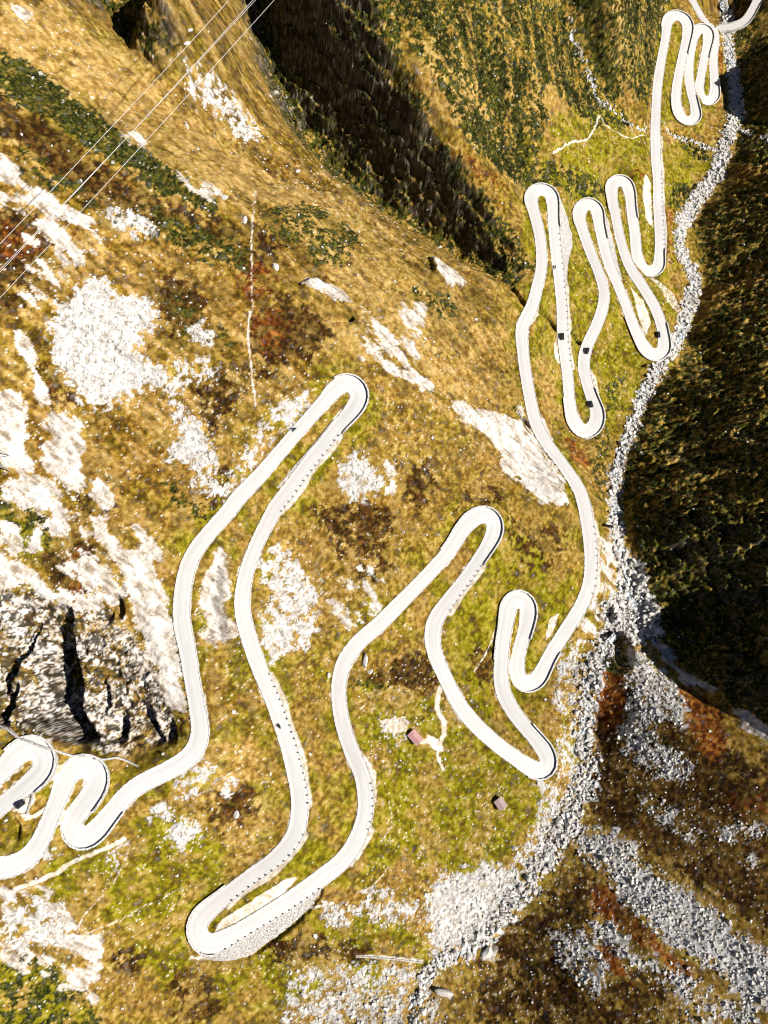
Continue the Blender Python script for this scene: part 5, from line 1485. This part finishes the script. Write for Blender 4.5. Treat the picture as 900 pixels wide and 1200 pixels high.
# ------------------------------------------------------------------ boulders and loose stones
def rock_mesh(name, seed, sub, mats):
    r_ = np.random.default_rng(seed)
    bm = bmesh.new(); bmesh.ops.create_icosphere(bm, subdivisions=sub, radius=0.5)
    pl = [(Vector(r_.normal(size=3)).normalized(), r_.uniform(0.26, 0.42)) for _ in range(11)]
    for v in bm.verts:
        for nn, d in pl:
            k = v.co.dot(nn)
            if k > d: v.co -= nn * (k - d)
        v.co *= 1 + r_.uniform(-.05, .05)
    sc = (r_.uniform(.9, 1.35), r_.uniform(.75, 1.0), r_.uniform(.6, .85))
    for v in bm.verts: v.co = Vector((v.co.x * sc[0], v.co.y * sc[1], v.co.z * sc[2]))
    me = bpy.data.meshes.new(name); bm.to_mesh(me); bm.free(); me.materials.append(mats)
    return me
bm_list = [rock_mesh('boulder', 300 + k, 2, m_boulder) for k in range(8)]
def put_boulder(x, y, size, lab, group=None, k=None, sc=(1, 1, 1), rz=None, tilt=.35):
    o = bpy.data.objects.new('boulder', bm_list[random.randrange(8) if k is None else k]); col.objects.link(o)
    o.scale = (size * sc[0], size * sc[1], size * sc[2])
    o.rotation_euler = (random.uniform(-tilt, tilt), random.uniform(-tilt, tilt), random.uniform(0, 6.28) if rz is None else rz)
    o.location = (x, y, float(sample(H, x, y)) + 0.14 * size * sc[2])
    return tag(o, lab, 'boulder', group)
ONE = [(327,1088,3.6,(1,1,1.1),'big pale boulder at the foot of the long battered wall'),(222.5,36,3.4,(1,.8,.7),'pale slab boulder on the brown spur above the gully, upper of a pair'),(219,51.5,3.0,(1,.9,.8),'pale angular boulder on the brown spur above the gully, lower of a pair'),
 (218.5,148,2.6,(1,.8,.7),'white boulder alone on the ochre slope under the power line'),(349,201,2.6,(1,.9,.8),'white rounded boulder beside the gully brink'),(323,313,3.2,(1.1,.9,.6),'pale flat boulder between the heather patches'),
 (521,1163,6.6,(1.5,.55,.7),'long leaning white slab in the forked stream gully'),(571,1117,4.4,(1.2,.9,.9),'large pale block where the stream meets the stony fan'),(385,791,2.6,(1,1,1),'white boulder among dark shrubs inside the wide bend'),(434,787,2.8,(1,1,.9),'pale boulder beside the road above the larger hut'),
 (428,775,4.6,(1.6,.5,.6),'long pale rock rib in the grass inside the wide bend'),(369,1097,2.2,(1,1,.9),'pale boulder amid dark tussocks below the battered wall'),(356,1166,2.8,(1,.8,.8),'white boulder on the stony lower meadow'),(276,955,3.0,(1,1,.9),'grey boulder beside the hairpin in brown grass'),
 (262,232,3.0,(1,.9,.6),'flat grey rock on the old trail across the ochre slope'),(287,258,3.6,(1.3,.8,.5),'wide grey slab on the ochre slope beside the trail'),(139,360,1.8,(1,1,.9),'dark topped boulder at the head of the white scree'),(602,993,3.0,(1,.8,.7),'white block on the bank of the boulder band below the smaller hut'),(724,650,3.4,(1,1,.9),'big pale boulder wedged in the torrent at the gorge mouth'),(692,780,3.6,(.7,1.3,.8),'tall white block at the gorge junction below the road')]
for u, v, sz, sc, lab in ONE:
    x, y, z = px_ground(u, v)
    put_boulder(x, y, sz, lab, None, None, sc)

area = np.abs(np.gradient(GX, axis=1) * np.gradient(GY, axis=0))
dxp, dyp = GX, GY
# which ground the lens takes in, with a margin, so that nothing is strewn where nobody looks
cz_ = -(GX * 0 + (GY * ST - (H - CAMZ) * CT)) * -1
pu = 450 + FOC * GX / np.maximum(cz_, 1); pv = 600 - FOC * (GY * CT + (H - CAMZ) * ST) / np.maximum(cz_, 1)
seen = (pu > -40) & (pu < 940) & (pv > -40) & (pv < 1240) & (area < 1.0) & (dmin > 1.2)
def scatter(density, n):
    p = (density * area * seen).ravel().astype(np.float64)
    c = np.cumsum(p); tot = c[-1]
    n = int(min(n, tot)) if n is None else n
    k = np.searchsorted(c, rng.random(n) * tot)
    x = GX.ravel()[k] + rng.uniform(-.25, .25, n); y = GY.ravel()[k] + rng.uniform(-.25, .25, n)
    return x, y, k
rivm = f_riv * box(M['river'], 2)
up = (pv < 745)
for msk, n, s0, s1, lab in ((rivm * up, 130, 1.1, 2.6, 'pale boulder in the torrent bed'),
                            (rivm * ~up, 75, 1.1, 2.5, 'pale boulder in the stream bed'),
                            (f_scr * (pv > 880) * (pu > 660), 40, 0.9, 1.9, 'grey boulder on the stone field of the dim lower slope'),
                            (f_scr * (pu < 300) * (pv < 560), 25, 0.8, 1.6, 'white boulder on the scree under the power line')):
    x, y, k = scatter(msk, n)
    for a_, b_, kk in zip(x, y, k):
        sz_ = random.uniform(s0, s1) if random.random() < .8 else random.uniform(s1, s1 * 1.3)
        l_ = ('small ' if sz_ < s0 + 0.35 * (s1 - s0) else 'large ' if sz_ > s0 + 0.8 * (s1 - s0) else '') + lab
        if 'torrent bed' in lab:
            v_ = pv.ravel()[kk]
            l_ += ' below the bridge' if v_ < 160 else ' beside the long straight road' if v_ < 320 else ' beside the green meadow' if v_ < 470 else ' under the sweep of road' if v_ < 625 else ' at the mouth of the black gorge'
        elif 'stream bed' in lab:
            v_ = pv.ravel()[kk]
            l_ += ' above the lowest hairpin' if v_ < 860 else ' between lowest hairpin and smaller hut' if v_ < 980 else ' at the edge of the pale stony fan'
        put_boulder(float(a_), float(b_), sz_, l_, 'boulders: ' + l_)

def cloud_of_stones(name, x, y, size, material, label, flat=0.7):
    n = len(x)
    proto = []
    for k in range(10):
        r_ = np.random.default_rng(900 + k)
        c = np.array([(a_, b_, d_) for d_ in (-.5, .5) for a_, b_ in ((-.5, -.5), (.5, -.5), (.5, .5), (-.5, .5))]) * r_.uniform(.55, 1.0, (8, 3))
        proto.append(c)
    proto = np.array(proto)
    T = np.array([(3, 2, 1, 0), (4, 5, 6, 7), (0, 1, 5, 4), (1, 2, 6, 5), (2, 3, 7, 6), (3, 0, 4, 7)])
    pk = rng.integers(0, 10, n)
    V = proto[pk] * size[:, None, None] * np.stack([rng.uniform(.8, 1.3, n), rng.uniform(.7, 1.0, n), rng.uniform(.5, .9, n) * flat / .7], -1)[:, None, :]
    a1 = rng.uniform(0, 6.283, n); a2 = rng.uniform(-.6, .6, n)
    c1, s1 = np.cos(a1)[:, None], np.sin(a1)[:, None]; c2, s2 = np.cos(a2)[:, None], np.sin(a2)[:, None]
    X, Y, Z = V[..., 0], V[..., 1] * c2 - V[..., 2] * s2, V[..., 1] * s2 + V[..., 2] * c2
    X, Y = X * c1 - Y * s1, X * s1 + Y * c1
    z0 = sample(H, x, y) + size * 0.10
    P = np.stack([X + x[:, None], Y + y[:, None], Z + z0[:, None]], -1).reshape(-1, 3)
    F = (T[None] + 8 * np.arange(n)[:, None, None]).reshape(-1, 4)
    me = mesh_np(name, P, F, material)
    me.attributes.new('tone', 'FLOAT', 'POINT').data.foreach_set('value', np.repeat(rng.beta(2.2, 1.1, n), 8).astype(np.float32))
    return tag(obj(name, me), label, 'stones', kind='stuff')
x, y, k = scatter(f_scr * 1.0, 9500)
cloud_of_stones('scree_stones', x, y, rng.lognormal(-0.55, 0.35, len(x)), m_scree, 'loose pale stones covering the scree patches')
x, y, k = scatter(rivm, 6500)
cloud_of_stones('river_stones', x, y, rng.lognormal(-0.25, 0.40, len(x)), m_cobble, 'pale cobbles and blocks filling the torrent and stream beds')
x, y, k = scatter(box(M['speck'], 6) * (0.05 + sstep(0.4, 0.9, uB) * (0.2 + uA)) * (f_scr < .5) + 0.002, 3600)
cloud_of_stones('field_stones', x, y, rng.lognormal(-1.0, 0.40, len(x)), m_stone, 'single pale stones strewn through the grass')

# ------------------------------------------------------------------ shrubs
m_leaf, nt, b = mat('shrub_leaves')
q = NT(nt)
oi = nt.nodes.new('ShaderNodeObjectInfo')
n1 = q.noise(1.3, 3, 0.6)
cc = q.mix(q.rng(n1, 0.35, 0.65), (0.012, 0.018, 0.003), (0.040, 0.046, 0.008))
cc = q.mix(q.math('MULTIPLY', oi.outputs['Random'], 0.45), cc, (0.055, 0.048, 0.008))
q.link(cc, b.inputs['Base Color']); b.inputs['Roughness'].default_value = 0.75
def shrub_verts(seed, n):
    r_ = np.random.default_rng(seed)
    d = r_.normal(size=(n, 3)); d[:, 2] = np.abs(d[:, 2]) * .9; d /= np.linalg.norm(d, axis=1)[:, None]
    lump = 1 + .35 * np.sin(d[:, 0] * 4 + seed) * np.cos(d[:, 1] * 5 + seed * 2)
    P = d * (r_.uniform(.45, 1.0, n) ** .6 * lump)[:, None] * [1, 1, .75]
    e1 = r_.normal(size=(n, 3)); e1 /= np.linalg.norm(e1, axis=1)[:, None]
    e2 = np.cross(e1, d + r_.normal(0, .5, (n, 3))); e2 /= np.linalg.norm(e2, axis=1)[:, None] + 1e-6
    s = r_.uniform(.16, .30, n)[:, None]
    V = np.stack([P - e1 * s, P + e2 * s * .7, P + e1 * s, P - e2 * s * .7], 1)
    return V
sm = []
for k in range(6):
    V = shrub_verts(50 + k, 110)
    sm.append(mesh_np('shrub', V.reshape(-1, 3), np.arange(len(V) * 4).reshape(-1, 4), m_leaf))
shm = np.clip(M['shrub'], 0, 1) * (0.08 + 0.92 * f_shr) * (f_riv < .3) * (0.06 + sstep(0.4, 0.75, uni(0.4 * uA + 0.4 * uB - 0.4 * (uV - 0.5) * hillT)))  # includes the scrub that stands in for gorge, gully and bank shade
ZONES = [((pu > 425) & (pu < 770) & (pv < 235) & (pv > 0), 150, .9, 1.9, 'dark green shrub on the hillside'),
         ((pu > 725) & (pv > 190) & (pv < 625), 105, 1.0, 2.1, 'dark shrub on the dim slope across the torrent'),
         ((pu > 775) & (pu < 850) & (pv > 140) & (pv < 245), 18, .9, 1.6, 'dark green shrub on the grassy bank between the far hairpins and the torrent'),
         ((pu < 300) & (pv < 320), 14, .7, 1.2, 'low dark shrub in the bands crossing the hillside under the power line')]
for zn, n, s0, s1, lab in ZONES:
    x, y, k = scatter(shm * zn, n)
    for a_, b_, kk in zip(x, y, k):
        o = bpy.data.objects.new('alpine_shrub', random.choice(sm)); col.objects.link(o)
        s_ = random.uniform(s0, s1)
        u_, v_ = pu.ravel()[kk], pv.ravel()[kk]
        l_ = ('low ' if s_ < s0 + 0.35 * (s1 - s0) else 'big ' if s_ > s0 + 0.8 * (s1 - s0) else '') + lab
        if 'on the hillside' in lab: l_ += ' near the crest of the dark gully' if u_ < 560 else ' by the stony rill' if u_ > 640 and v_ < 150 else ' right behind the hairpins' if v_ > 150 else ', midway to the rill'
        if 'across the torrent' in lab: l_ += ' facing the long straight road' if v_ < 330 else ' facing the meadow bends' if v_ < 470 else ' above the black gorge'
        o.scale = (s_ * random.uniform(.85, 1.2), s_, s_ * random.uniform(.7, 1.0))
        o.rotation_euler = (0, 0, random.uniform(0, 6.28))
        o.location = (float(a_), float(b_), float(sample(H, a_, b_)) - 0.05)
        tag(o, l_, 'shrub', 'shrubs: ' + l_)
x, y, k = scatter(shm * (1 + 1.5 * hillT), 4600)
n = len(x)
pr = np.array([shrub_verts(80 + j, 30) for j in range(8)])
pk = rng.integers(0, 8, n); sz = rng.uniform(.45, 1.15, n)
V = pr[pk] * sz[:, None, None, None] * 1.15
V = V + np.stack([x, y, sample(H, x, y) - 0.05], -1)[:, None, None, :]
tag(obj('shrub_thicket', mesh_np('shrub_thicket', V.reshape(-1, 3), np.arange(n * 30 * 4).reshape(-1, 4), m_leaf)), 'low dark growth of small bushes on the slopes', 'bushes', kind='stuff')
scene.cycles.max_bounces = 3
scene.cycles.diffuse_bounces = 1
scene.cycles.filter_width = 1.1
